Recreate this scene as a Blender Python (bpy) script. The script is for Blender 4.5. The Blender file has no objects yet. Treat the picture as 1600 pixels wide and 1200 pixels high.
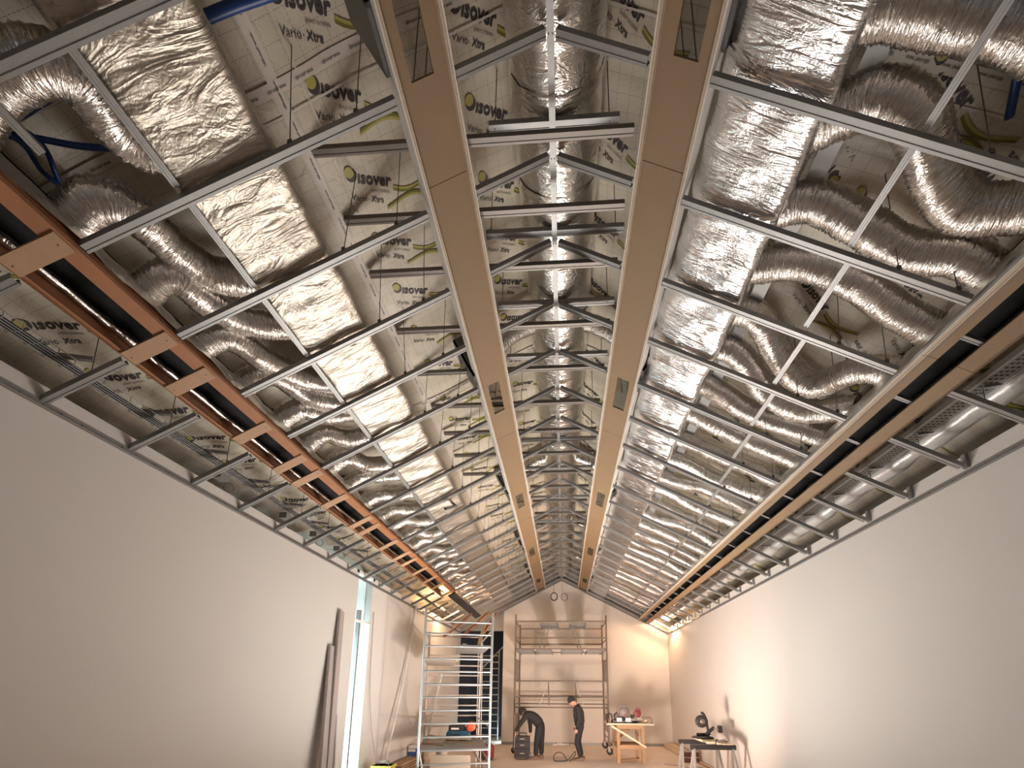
import bpy, math, random
from mathutils import Vector, Matrix, noise
random.seed(7)
S = bpy.context.scene
COL = S.collection
PI = math.pi
rad = math.radians

# ------------------------------------------------------------------ room numbers (metres)
HR = 5.748          # height of the ridge of the stud grid
SL = 0.5348         # slope of the ceiling
SP = 0.62493        # stud spacing
Y0 = 1.8585         # stud number 0
WL, WR, YF = 3.616, 3.682, 15.14
TH = math.atan(SL)
CT, ST = math.cos(TH), math.sin(TH)
OFF = 0.80          # membrane above the grid
KS = range(-1, 22)

# ------------------------------------------------------------------ camera
cam = bpy.data.cameras.new('camera')
co = bpy.data.objects.new('camera', cam)
COL.objects.link(co)
pitch, yaw, roll = .1992, .0595, .0060
R = Matrix.Rotation(yaw, 4, 'Z') @ Matrix.Rotation(PI/2 + pitch, 4, 'X') @ Matrix.Rotation(roll, 4, 'Z')
co.matrix_world = Matrix.Translation((.0565, 0, 1.847)) @ R
cam.sensor_fit = 'HORIZONTAL'
cam.sensor_width = 36
cam.lens = 669.05/1600*36
cam.shift_x = -40.85/1600
cam.shift_y = 341.85/1600
cam.clip_start = .05
S.camera = co

# ------------------------------------------------------------------ light and exposure
S.view_settings.view_transform = 'Standard'
S.view_settings.look = 'None'
S.view_settings.gamma = 1
S.view_settings.use_curve_mapping = False
S.view_settings.exposure = -0.02
W = bpy.data.worlds.new('world')
S.world = W
W.use_nodes = True
W.node_tree.nodes['Background'].inputs[0].default_value = (.86, .90, 1, 1)
W.node_tree.nodes['Background'].inputs[1].default_value = .07


def area(name, loc, target, size, size_y, power, color):
    l = bpy.data.lights.new(name, 'AREA')
    l.shape = 'RECTANGLE'
    l.size, l.size_y, l.energy, l.color = size, size_y, power, color
    o = bpy.data.objects.new(name, l)
    o.location = loc
    o.rotation_euler = (Vector(target)-Vector(loc)).to_track_quat('-Z', 'Y').to_euler()
    COL.objects.link(o)
    return o


def lamp(name, loc, power, color, r=.1):
    l = bpy.data.lights.new(name, 'POINT')
    l.energy, l.color, l.shadow_soft_size = power, color, r
    o = bpy.data.objects.new(name, l)
    o.location = loc
    COL.objects.link(o)
    return o


# daylight through the tall slot window in the left wall
area('slot_daylight', (-4.05, 7.55, 1.5), (0, 8.2, 2.3), .75, 2.7, 135, (.70, .90, 1))
# unseen fill lights added near the floor, aimed up to brighten the roof
area('floor_fill_light', (-.6, 5.4, .35), (0, 6.2, 6), .9, .9, 55, (1, .95, .89))
area('floor_fill_light', (.1, 7.3, .25), (.1, 7.5, 6), 2.6, 2.0, 270, (1, .95, .89))
area('rear_fill_light', (0, -4.6, 2.2), (0, 4, 3.0), 5, 3, 9, (1, .95, .9))  # added fill from behind the camera, no entrance is modelled
# warm halogen lamps hung above the grid in the two far corners
lamp('halogen_lamp', (3.35, 14.1, 4.12), 150, (1, .60, .34), .07)
lamp('halogen_lamp', (-3.2, 11.9, 4.10), 120, (1, .62, .34), .07)
area('far_wall_fill', (.7, 7.7, .30), (.9, 15, 2.4), .5, .5, 260, (1, .73, .59))  # unseen warm fill added low down to brighten the far wall
lamp('passage_lamp', (-1.95, 15.7, .25), 25, (.75, .95, 1), .05)


# ------------------------------------------------------------------ materials
def mat(name, col, rough=.6, metal=0.0, bump=None, var=0, vscale=4, coat=0, spec=None, emit=None):
    m = bpy.data.materials.new(name)
    m.use_nodes = True
    n, l = m.node_tree.nodes, m.node_tree.links
    b = n['Principled BSDF']
    b.inputs['Base Color'].default_value = (*col, 1)
    b.inputs['Roughness'].default_value = rough
    b.inputs['Metallic'].default_value = metal
    if coat: b.inputs['Coat Weight'].default_value = coat
    if spec is not None: b.inputs['Specular IOR Level'].default_value = spec
    if emit:
        b.inputs['Emission Color'].default_value = (*emit[0], 1)
        b.inputs['Emission Strength'].default_value = emit[1]
    tc = None
    if var or bump:
        tc = n.new('ShaderNodeTexCoord')
    if var:
        t = n.new('ShaderNodeTexNoise')
        t.inputs['Scale'].default_value = vscale
        t.inputs['Detail'].default_value = 5
        l.new(tc.outputs['Object'], t.inputs['Vector'])
        r = n.new('ShaderNodeMixRGB')
        r.inputs[1].default_value = (*[c*(1-var) for c in col], 1)
        r.inputs[2].default_value = (*[min(1, c*(1+var)) for c in col], 1)
        l.new(t.outputs['Fac'], r.inputs[0])
        l.new(r.outputs[0], b.inputs['Base Color'])
    if bump:
        sc, st, dist = bump
        t = n.new('ShaderNodeTexNoise')
        t.inputs['Scale'].default_value = sc
        t.inputs['Detail'].default_value = 6
        l.new(tc.outputs['Object'], t.inputs['Vector'])
        bp = n.new('ShaderNodeBump')
        bp.inputs['Strength'].default_value = st
        bp.inputs['Distance'].default_value = dist
        l.new(t.outputs['Fac'], bp.inputs['Height'])
        l.new(bp.outputs[0], b.inputs['Normal'])
    return m


def foil(name, col, rough, stretch, scale=9, strength=.5, dist=.012, fine=40):
    """crumpled aluminium foil: folds run along the axis whose stretch is small"""
    m = bpy.data.materials.new(name)
    m.use_nodes = True
    n, l = m.node_tree.nodes, m.node_tree.links
    b = n['Principled BSDF']
    b.inputs['Base Color'].default_value = (*col, 1)
    b.inputs['Metallic'].default_value = 1
    b.inputs['Roughness'].default_value = rough
    tc = n.new('ShaderNodeTexCoord')
    mp = n.new('ShaderNodeMapping')
    mp.inputs['Scale'].default_value = stretch
    l.new(tc.outputs['Object'], mp.inputs[0])
    w = n.new('ShaderNodeTexNoise')
    w.inputs['Scale'].default_value = scale
    w.inputs['Detail'].default_value = 3
    w.inputs['Distortion'].default_value = 1.4
    l.new(mp.outputs[0], w.inputs['Vector'])
    # ridged folds
    s1 = n.new('ShaderNodeMath'); s1.operation = 'SUBTRACT'; s1.inputs[1].default_value = .5
    s2 = n.new('ShaderNodeMath'); s2.operation = 'ABSOLUTE'
    l.new(w.outputs['Fac'], s1.inputs[0]); l.new(s1.outputs[0], s2.inputs[0])
    v = n.new('ShaderNodeTexVoronoi')
    v.feature = 'DISTANCE_TO_EDGE'
    v.inputs['Scale'].default_value = fine
    d = n.new('ShaderNodeTexNoise')
    d.inputs['Scale'].default_value = fine*.4
    d.inputs['Detail'].default_value = 4
    l.new(tc.outputs['Object'], d.inputs['Vector'])
    mx = n.new('ShaderNodeMixRGB'); mx.inputs[0].default_value = .12
    l.new(tc.outputs['Object'], mx.inputs[1]); l.new(d.outputs['Color'], mx.inputs[2])
    l.new(mx.outputs[0], v.inputs['Vector'])
    a1 = n.new('ShaderNodeMath'); a1.operation = 'MULTIPLY'; a1.inputs[1].default_value = -3.2
    l.new(s2.outputs[0], a1.inputs[0])
    a2 = n.new('ShaderNodeMath'); a2.operation = 'MULTIPLY_ADD'; a2.inputs[1].default_value = .30
    l.new(v.outputs['Distance'], a2.inputs[0]); l.new(a1.outputs[0], a2.inputs[2])
    a3 = n.new('ShaderNodeMath'); a3.operation = 'MULTIPLY_ADD'; a3.inputs[1].default_value = .35
    l.new(d.outputs['Fac'], a3.inputs[0]); l.new(a2.outputs[0], a3.inputs[2])
    bp = n.new('ShaderNodeBump')
    bp.inputs['Strength'].default_value = strength
    bp.inputs['Distance'].default_value = dist
    l.new(a3.outputs[0], bp.inputs['Height'])
    l.new(bp.outputs[0], b.inputs['Normal'])
    return m


def flex_foil():
    m = foil('foil_flexible_duct', (.80, .76, .72), .25, (1, 1, 1), 14, .30, .006, 50)
    n, l = m.node_tree.nodes, m.node_tree.links
    b = n['Principled BSDF']
    old = b.inputs['Normal'].links[0].from_node
    tc = n.new('ShaderNodeTexCoord')
    mp = n.new('ShaderNodeMapping')
    mp.inputs['Scale'].default_value = (9, 85, 1)
    l.new(tc.outputs['UV'], mp.inputs[0])
    t = n.new('ShaderNodeTexNoise')
    t.inputs['Scale'].default_value = 1
    t.inputs['Detail'].default_value = 3
    t.inputs['Distortion'].default_value = .6
    l.new(mp.outputs[0], t.inputs['Vector'])
    bp = n.new('ShaderNodeBump')
    bp.inputs['Strength'].default_value = 1.0
    bp.inputs['Distance'].default_value = .016
    l.new(t.outputs['Fac'], bp.inputs['Height'])
    l.new(old.outputs[0], bp.inputs['Normal'])
    l.new(bp.outputs[0], b.inputs['Normal'])
    return m


def membrane_mat():
    m = bpy.data.materials.new('vapour_membrane')
    m.use_nodes = True
    n, l = m.node_tree.nodes, m.node_tree.links
    b = n['Principled BSDF']
    b.inputs['Roughness'].default_value = .42
    tc = n.new('ShaderNodeTexCoord')
    sx = n.new('ShaderNodeSeparateXYZ')
    l.new(tc.outputs['UV'], sx.inputs[0])

    def M(op, a, bb=None, c=None):
        x = n.new('ShaderNodeMath'); x.operation = op
        for i, q in enumerate((a, bb, c)):
            if q is None: continue
            if isinstance(q, (int, float)): x.inputs[i].default_value = q
            else: l.new(q, x.inputs[i])
        return x.outputs[0]

    def lines(u, v, step, w, dash):
        f = M('FRACT', M('MULTIPLY', u, 1/step))
        on = M('LESS_THAN', M('ABSOLUTE', M('SUBTRACT', f, .5)), w/step)
        ds = M('LESS_THAN', M('FRACT', M('MULTIPLY', v, 1/dash)), .72)
        return M('MULTIPLY', on, ds)
    u, v = sx.outputs[0], sx.outputs[1]
    g = M('MAXIMUM', lines(u, v, .10, .0012, .025), lines(v, u, .10, .0012, .025))
    t = n.new('ShaderNodeTexNoise')
    t.inputs['Scale'].default_value = 2.2
    t.inputs['Detail'].default_value = 5
    l.new(tc.outputs['UV'], t.inputs['Vector'])
    r = n.new('ShaderNodeMixRGB')
    r.inputs[1].default_value = (.56, .495, .39, 1)
    r.inputs[2].default_value = (.70, .635, .52, 1)
    l.new(t.outputs['Fac'], r.inputs[0])
    r2 = n.new('ShaderNodeMixRGB')
    r2.inputs[2].default_value = (.22, .20, .18, 1)
    l.new(M('MULTIPLY', g, 1.0), r2.inputs[0])
    l.new(r.outputs[0], r2.inputs[1])
    l.new(r2.outputs[0], b.inputs['Base Color'])
    w = n.new('ShaderNodeTexNoise')
    w.inputs['Scale'].default_value = 6
    w.inputs['Detail'].default_value = 4
    w.inputs['Distortion'].default_value = .8
    l.new(tc.outputs['UV'], w.inputs['Vector'])
    bp = n.new('ShaderNodeBump')
    bp.inputs['Strength'].default_value = .35
    bp.inputs['Distance'].default_value = .03
    l.new(w.outputs['Fac'], bp.inputs['Height'])
    l.new(bp.outputs[0], b.inputs['Normal'])
    return m


M = dict(
    wall=mat('white_plaster', (.66, .625, .585), .75, var=.03, vscale=1.2),
    floor=mat('dusty_screed', (.72, .62, .55), .8, var=.18, vscale=2.5),
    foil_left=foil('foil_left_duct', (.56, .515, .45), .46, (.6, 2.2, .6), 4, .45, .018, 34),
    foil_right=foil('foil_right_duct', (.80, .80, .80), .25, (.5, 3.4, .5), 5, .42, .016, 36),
    foil_round=foil('foil_round_duct', (.80, .77, .72), .30, (1, 2.4, 1), 6, .42, .012, 34),
    foil_flex=flex_foil(),
    foil_plenum=foil('foil_plenum', (.72, .69, .64), .38, (1, 1, 1), 7, .35, .015, 26),
    membrane=membrane_mat(),
    tape=mat('white_tape', (.66, .60, .53), .45),
    ink=mat('black_ink', (.035, .03, .03), .5),
    yellow=mat('yellow_ink', (.42, .37, .09), .5),
    olive=mat('olive_ink', (.17, .16, .02), .5),
    steel=mat('galvanised_steel', (.31, .31, .305), .45, .55, bump=(60, .05, .002), var=.06, vscale=9),
    steel_dark=mat('dark_steel', (.12, .12, .12), .45, .6),
    mdf=mat('mdf_board', (.26, .175, .10), .6, var=.06, vscale=5),
    mdf_edge=mat('mdf_edge', (.56, .47, .37), .7, var=.1, vscale=30),
    ply=mat('orange_plywood', (.36, .15, .062), .55, var=.16, vscale=7),
    ply_piece=mat('plywood_crosspiece', (.44, .27, .16), .6, var=.12, vscale=9),
    white=mat('white_edge', (.80, .78, .74), .6),
    black=mat('slot_shade', (.012, .012, .013), .8),  # black that stands in for shade inside the slots and tray holes
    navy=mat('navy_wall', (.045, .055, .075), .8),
    alu=mat('aluminium_tube', (.46, .47, .47), .38, .7),
    alu_lit=mat('lit_aluminium_tube', (.55, .53, .50), .45, .35),  # paler copy of the tube metal, brighter lighting put into its colour
    brown_steel=mat('weathered_scaffold_tube', (.20, .165, .14), .5, .5),
    deck=mat('plywood_deck', (.35, .29, .23), .7, var=.2, vscale=6),
    blue=mat('blue_hose', (.012, .055, .22), .4),
    wire=mat('hanger_wire', (.16, .14, .12), .5, .6),
    wood=mat('raw_pine', (.33, .205, .11), .65, var=.15, vscale=8),
    wood_light=mat('light_pine', (.62, .50, .36), .65, var=.12, vscale=8),
    plank=mat('primed_plank', (.42, .36, .34), .6, var=.08, vscale=5),
    plank_dark=mat('primed_plank_edge', (.22, .18, .17), .6),
    rubber=mat('black_rubber', (.02, .02, .02), .6),
    cloth=mat('black_cloth', (.020, .020, .022), .85, var=.3, vscale=12, bump=(14, .5, .02)),
    cloth2=mat('charcoal_trousers', (.016, .017, .022), .85, var=.3, vscale=9, bump=(10, .5, .02)),
    skin=mat('skin', (.50, .29, .20), .5),
    shoe=mat('brown_boot', (.16, .11, .08), .6),
    hair=mat('dark_hair', (.03, .022, .018), .7),
    red=mat('dark_red_metal', (.20, .03, .035), .5),
    bosch=mat('teal_plastic', (.02, .10, .16), .5),
    orange=mat('orange_plastic', (.70, .10, .04), .5),
    greyp=mat('grey_metal', (.30, .30, .29), .5, .3),
    board=mat('cream_board', (.66, .62, .52), .6),
    yellowp=mat('yellow_plastic', (.55, .42, .08), .6),
    glass=None,
    satin=mat('satin_insulation', (.58, .575, .56), .38, .35, bump=(9, .5, .03)),
    tie=mat('dull_steel_tie', (.22, .20, .18), .5, .6),
)
g = bpy.data.materials.new('frosted_glass')
g.use_nodes = True
gb = g.node_tree.nodes['Principled BSDF']
gb.inputs['Base Color'].default_value = (.93, 1, 1, 1)
gb.inputs['Roughness'].default_value = .3
gb.inputs['Transmission Weight'].default_value = 1
gb.inputs['IOR'].default_value = 1.1
M['glass'] = g


# ------------------------------------------------------------------ mesh helpers
class MB:
    def __init__(s):
        s.v, s.f, s.m, s.smooth = [], [], [], []

    def add(s, v, f, mi=0, sm=False):
        b = len(s.v)
        s.v += [tuple(p) for p in v]
        s.f += [tuple(b+i for i in q) for q in f]
        s.m += [mi]*len(f)
        s.smooth += [sm]*len(f)
        return s

    def box(s, a, b, mi=0, mx=None):
        (x0, y0, z0), (x1, y1, z1) = a, b
        v = [(x, y, z) for x in (x0, x1) for y in (y0, y1) for z in (z0, z1)]
        if mx: v = [mx @ Vector(p) for p in v]
        return s.add(v, [(0, 1, 3, 2), (4, 6, 7, 5), (0, 4, 5, 1), (2, 3, 7, 6), (0, 2, 6, 4), (1, 5, 7, 3)], mi)

    def bar(s, A, B, w, h, mi=0, up=(0, 0, 1)):
        return s.extrude([(-w/2, -h/2), (w/2, -h/2), (w/2, h/2), (-w/2, h/2)], A, B, mi, up)

    def extrude(s, prof, A, B, mi=0, up=(0, 0, 1)):
        A, B = Vector(A), Vector(B)
        d = (B-A).normalized()
        u = Vector(up)
        if abs(d.dot(u)) > .98: u = Vector((0, 1, 0))
        sx = d.cross(u).normalized()
        uz = sx.cross(d).normalized()
        n = len(prof)
        v = [A+sx*p[0]+uz*p[1] for p in prof]+[B+sx*p[0]+uz*p[1] for p in prof]
        f = [(i, (i+1) % n, n+(i+1) % n, n+i) for i in range(n)]
        f += [tuple(range(n))[::-1], tuple(range(n, 2*n))]
        return s.add(v, f, mi)

    def tube(s, pts, r, n=8, mi=0, cap=True, rfun=None):
        pts = [Vector(p) for p in pts]
        k = len(pts)
        t0 = (pts[1]-pts[0]).normalized()
        u = Vector((0, 0, 1)) if abs(t0.z) < .9 else Vector((1, 0, 0))
        a = t0.cross(u).normalized()
        v = []
        for i, p in enumerate(pts):
            t = (pts[min(i+1, k-1)]-pts[max(i-1, 0)])
            t = t.normalized() if t.length > 1e-9 else t0
            a = (a-t*a.dot(t)).normalized()
            b = t.cross(a)
            for j in range(n):
                an = 2*PI*j/n
                rr = rfun(i, j, p) if rfun else (r[i] if isinstance(r, (list, tuple)) else r)
                v.append(p+(a*math.cos(an)+b*math.sin(an))*rr)
        f = [(i*n+j, i*n+(j+1) % n, (i+1)*n+(j+1) % n, (i+1)*n+j) for i in range(k-1) for j in range(n)]
        s.add(v, f, mi, True)
        if cap:
            s.add(v[:n], [tuple(range(n))[::-1]], mi)
            s.add(v[-n:], [tuple(range(n))], mi)
        return s

    def lathe(s, prof, c, axis='z', n=16, mi=0):
        v = []
        for r, h in prof:
            for j in range(n):
                a = 2*PI*j/n
                p = (r*math.cos(a), r*math.sin(a), h)
                if axis == 'x': p = (p[2], p[0], p[1])
                if axis == 'y': p = (p[0], p[2], p[1])
                v.append((c[0]+p[0], c[1]+p[1], c[2]+p[2]))
        k = len(prof)
        f = [(i*n+j, i*n+(j+1) % n, (i+1)*n+(j+1) % n, (i+1)*n+j) for i in range(k-1) for j in range(n)]
        f += [tuple(range(n))[::-1], tuple(range((k-1)*n, k*n))]
        return s.add(v, f, mi, n > 8)

    def mesh(s, name, mats, origin=(0, 0, 0)):
        me = bpy.data.meshes.new(name)
        o = Vector(origin)
        me.from_pydata([Vector(p)-o for p in s.v], [], s.f)
        for m in (mats if isinstance(mats, (list, tuple)) else [mats]): me.materials.append(m)
        me.polygons.foreach_set('material_index', s.m)
        me.polygons.foreach_set('use_smooth', s.smooth)
        me.update()
        return me

    def build(s, name, mats, parent=None, origin=None):
        if origin is None:
            if parent is not None: origin = wloc(parent)
            else:
                xs = [p[0] for p in s.v]; ys = [p[1] for p in s.v]; zs = [p[2] for p in s.v]
                origin = ((min(xs)+max(xs))/2, (min(ys)+max(ys))/2, min(zs))
        return put(name, s.mesh(name, mats, origin), origin, parent)


def wloc(o):
    p = Vector((0, 0, 0))
    while o is not None:
        p += o.location
        o = o.parent
    return p


def put(name, me, loc=(0, 0, 0), parent=None, rot=None):
    o = bpy.data.objects.new(name, me)
    COL.objects.link(o)
    o.location = loc
    if parent is not None:
        o.parent = parent
        o.location = Vector(loc)-wloc(parent)
    if rot: o.rotation_euler = rot
    return o


def tag(o, label=None, cat=None, group=None, kind=None):
    if label: o['label'] = label
    if cat: o['category'] = cat
    if group: o['group'] = group
    if kind: o['kind'] = kind
    return o


def thing(name, loc, label, cat, group=None):
    return tag(put(name, None, loc), label, cat, group)


def sp(side, x, y, off=0.0):
    """point over the ceiling plane, x metres out from the ridge"""
    return Vector((side*x, y, HR-SL*x+off))


ORD = ['first', 'second', 'third', 'fourth', 'fifth', 'sixth', 'seventh', 'eighth', 'ninth', 'tenth', 'eleventh', 'twelfth',
       'thirteenth', 'fourteenth', 'fifteenth', 'sixteenth', 'seventeenth', 'eighteenth', 'nineteenth', 'twentieth',
       'twenty-first', 'twenty-second', 'twenty-third', 'twenty-fourth', 'twenty-fifth', 'twenty-sixth', 'twenty-seventh',
       'twenty-eighth', 'twenty-ninth', 'thirtieth']


def spline(P, n):
    P = [Vector(p) for p in P]
    P = [P[0]*2-P[1]]+P+[P[-1]*2-P[-2]]
    out = []
    for i in range(1, len(P)-2):
        for k in range(n):
            t = k/n
            a, b, c, d = P[i-1:i+3]
            out.append(.5*((2*b)+(c-a)*t+(2*a-5*b+4*c-d)*t*t+(3*b-3*c+d-a)*t**3))
    out.append(P[-2])
    return out


# ================================================================== the room shell
def struct(name, mb, m, origin=None):
    return tag(mb.build(name, m, origin=origin), kind='structure')


struct('floor', MB().box((-5.2, -5, -.2), (5.2, 18.5, 0)), M['floor'])
# left wall, broken by the tall daylight slot
WT = 3.94
lw = MB().box((-WL-.13, -5, 0), (-WL, 7.28, WT)).box((-WL-.13, 7.86, 0), (-WL, YF, WT))
struct('wall_left', lw, M['wall'])
struct('wall_right', MB().box((WR, -5, 0), (WR+.13, YF+.3, WT)), M['wall'])
fw = MB()
prof = [(-2.08, 0), (WR, 0), (WR, HR-SL*WR+.02), (0, HR+.02), (-2.08, HR-SL*2.08+.02)]
fw.add([(x, YF, z) for x, z in prof]+[(x, YF+.28, z) for x, z in prof],
       [(4, 3, 2, 1, 0), (5, 6, 7, 8, 9)]+[(i, (i+1) % 5, 5+(i+1) % 5, 5+i) for i in range(5)])
struct('wall_far', fw, M['wall'])
struct('wall_gable', MB().add([(-4.4, YF+.05, 3.9), (4.4, YF+.05, 3.9), (4.4, YF+.05, 4.25), (0, YF+.05, 6.6), (-4.4, YF+.05, 4.25)]
       + [(-4.4, YF+.2, 3.9), (4.4, YF+.2, 3.9), (4.4, YF+.2, 4.25), (0, YF+.2, 6.6), (-4.4, YF+.2, 4.25)],
       [(4, 3, 2, 1, 0), (5, 6, 7, 8, 9)]+[(i, (i+1) % 5, 5+(i+1) % 5, 5+i) for i in range(5)]), M['greyp'])
struct('wall_passage', MB().box((-5, 17.6, 0), (0, 17.8, 4.6)).box((-1.6, YF+.28, 0), (-1.5, 17.6, 4.6)), M['navy'])
struct('baseboard_far', MB().box((-2.06, YF-.02, 0), (WR-.02, YF, .09)), M['greyp'])
struct('wall_knee_left', MB().box((-4.42, -5, 0), (-4.36, 18, 4.6)), M['wall'])
struct('wall_knee_right', MB().box((4.36, -5, 0), (4.42, 18, 4.6)), M['wall'])
struct('ceiling_passage', MB().box((-4.4, YF+.3, 4.6), (0, 17.8, 4.7)), M['greyp'])

# steel angle along the top of each long wall
for nm, X, s in (('trim_left', -WL, 1), ('trim_right', WR, -1)):
    z = HR-SL*abs(X)
    t = MB().box((X, .2, z-.035), (X+s*.006, YF, z+.02)).box((X, .2, z-.035), (X+s*.035, YF, z-.031))
    o = struct(nm, t, M['steel'])
    q = MB()
    for i in range(90):
        y = 2.2+i*.14+random.uniform(-.03, .03)
        q.lathe([(.005, -.001), (.005, .003)], (X+s*.008, y, z-.01+random.uniform(-.006, .006)), 'x', 6)
    tag(q.build('screw_heads', M['steel_dark'], o), kind='stuff')
t = MB()
for s, xe in ((-1, 2.08), (1, WR)):
    t.bar(sp(s, 0, YF-.02, -.01), sp(s, xe, YF-.02, -.01), .035, .05)
struct('trim_gable', t, M['steel'])

# slot window: frame, glass and the bright reveal
o = struct('window_1', MB().box((-WL-.40, 7.20, 0), (-WL-.13, 7.28, WT)).box((-WL-.40, 7.86, 0), (-WL-.13, 7.94, WT))
           .box((-WL-.4, 7.2, WT-.05), (-WL, 7.94, WT)), M['white'])
MB().box((-WL-.135, 7.28, .02), (-WL-.125, 7.86, WT-.06)).build('window_glass', M['glass'], o)
MB().box((-WL-.10, 7.50, 0), (-WL-.03, 7.56, 3.25)).build('mullion', M['greyp'], o)
MB().box((-WL-.05, 7.28, 3.02), (-WL-.01, 7.86, 3.06)).build('transom', M['white'], o)


# ================================================================== roof membrane: sheets, tapes, print
def wz(side, s, y):
    """how far the sheet bellies down at slope distance s from the ridge"""
    q = side*3.1
    w = .018*math.sin(s*3.3+y*.6+q)+.016*math.sin(y*2.5+s*1.1+q)+.010*math.sin(y*5.7-s*4.1+q)
    w += .022*noise.noise(Vector((s*1.6, y*1.1, q)))+.005*noise.noise(Vector((s*5, y*4, q)))
    if s > 2.7: w += (s-2.7)*.06*noise.noise(Vector((s*2, y*3, q+4)))
    return w


def mem(side, s, y, d=0.0):
    x, z = s*CT, HR+OFF-s*ST
    n = Vector((side*ST, 0, CT))
    p = Vector((side*x, y, z))
    return p+n*(wz(side, s, y)-d)


def glyphs(text, width, bold=0.0):
    c = bpy.data.curves.new('t', 'FONT')
    c.body = text
    c.size = 1
    c.offset = bold
    c.resolution_u = 2
    o = bpy.data.objects.new('t', c)
    COL.objects.link(o)
    me = bpy.data.meshes.new_from_object(o.evaluated_get(bpy.context.evaluated_depsgraph_get()))
    V = [v.co.copy() for v in me.vertices]
    F = [tuple(p.vertices) for p in me.polygons]
    bpy.data.objects.remove(o)
    bpy.data.curves.remove(c)
    bpy.data.meshes.remove(me)
    x0 = min(v.x for v in V); x1 = max(v.x for v in V)
    k = width/(x1-x0)
    return [((v.x-x0)*k, v.y*k) for v in V], F


def disc(cx, cy, r, n=14):
    return [(cx+r*math.cos(2*PI*i/n), cy+r*math.sin(2*PI*i/n)) for i in range(n)], [tuple(range(n))]


LOGO = []      # (verts2d, faces, material index, depth)
LOGO.append((*glyphs('ısover', .265, .030), 0, .006))
LOGO.append((*glyphs('SAINT-GOBAIN', .15, 0), 0, .006))
LOGO[1] = ([(x+.105, y-.045) for x, y in LOGO[1][0]], LOGO[1][1], 0, .006)
LOGO.append((*glyphs('Vario', .125, 0), 0, .006))
LOGO[2] = ([(x-.05, y-.115) for x, y in LOGO[2][0]], LOGO[2][1], 0, .006)
LOGO.append((*glyphs('®', .012, 0), 0, .006))
LOGO[3] = ([(x+.083, y-.105) for x, y in LOGO[3][0]], LOGO[3][1], 0, .006)
LOGO.append((*glyphs('Xtra', .105, .02), 0, .006))
LOGO[4] = ([(x+.105, y-.115) for x, y in LOGO[4][0]], LOGO[4][1], 0, .006)
v, f = disc(-.050, .040, .042, 18)
LOGO.append((v, f, 0, .006))
v, f = disc(-.066, .056, .034, 18)
LOGO.append((v, f, 1, .008))


def swash(w0, w1):
    c = []
    for i in range(15):
        t = i/14
        c.append((.285+.34*t, -.005-.028*math.sin(t*PI*.9)+.15*t**2.0-.03*t**6))
    V = [(x, y+w0) for x, y in c]+[(x, y+w1) for x, y in c]
    return V, [(i, i+1, 16+i, 15+i) for i in range(14)]


LOGO.append((*swash(-.016, .001), 2, .006))
LOGO.append((*swash(.001, .017), 1, .006))
TAPETXT = glyphs('ısover Vario KB1', .13, .02)


def print_at(mb, side, s, y, ang, items, flip=False):
    """items laid on the sheet at slope distance s, along the room y; read from below"""
    ca, sa = math.cos(ang), math.sin(ang)
    for V, F, mi, d in items:
        P = []
        for a, b in V:
            if flip: a, b = -a+.25, -b
            # text frame on the underside: right = +x of the room, up = -y of the room
            du = a*ca+b*sa           # to the right (world +x)
            dv = a*sa-b*ca           # away from the camera (world +y)
            P.append(mem(side, s+side*du, y+dv, d))
        mb.add(P, F, mi)


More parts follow.
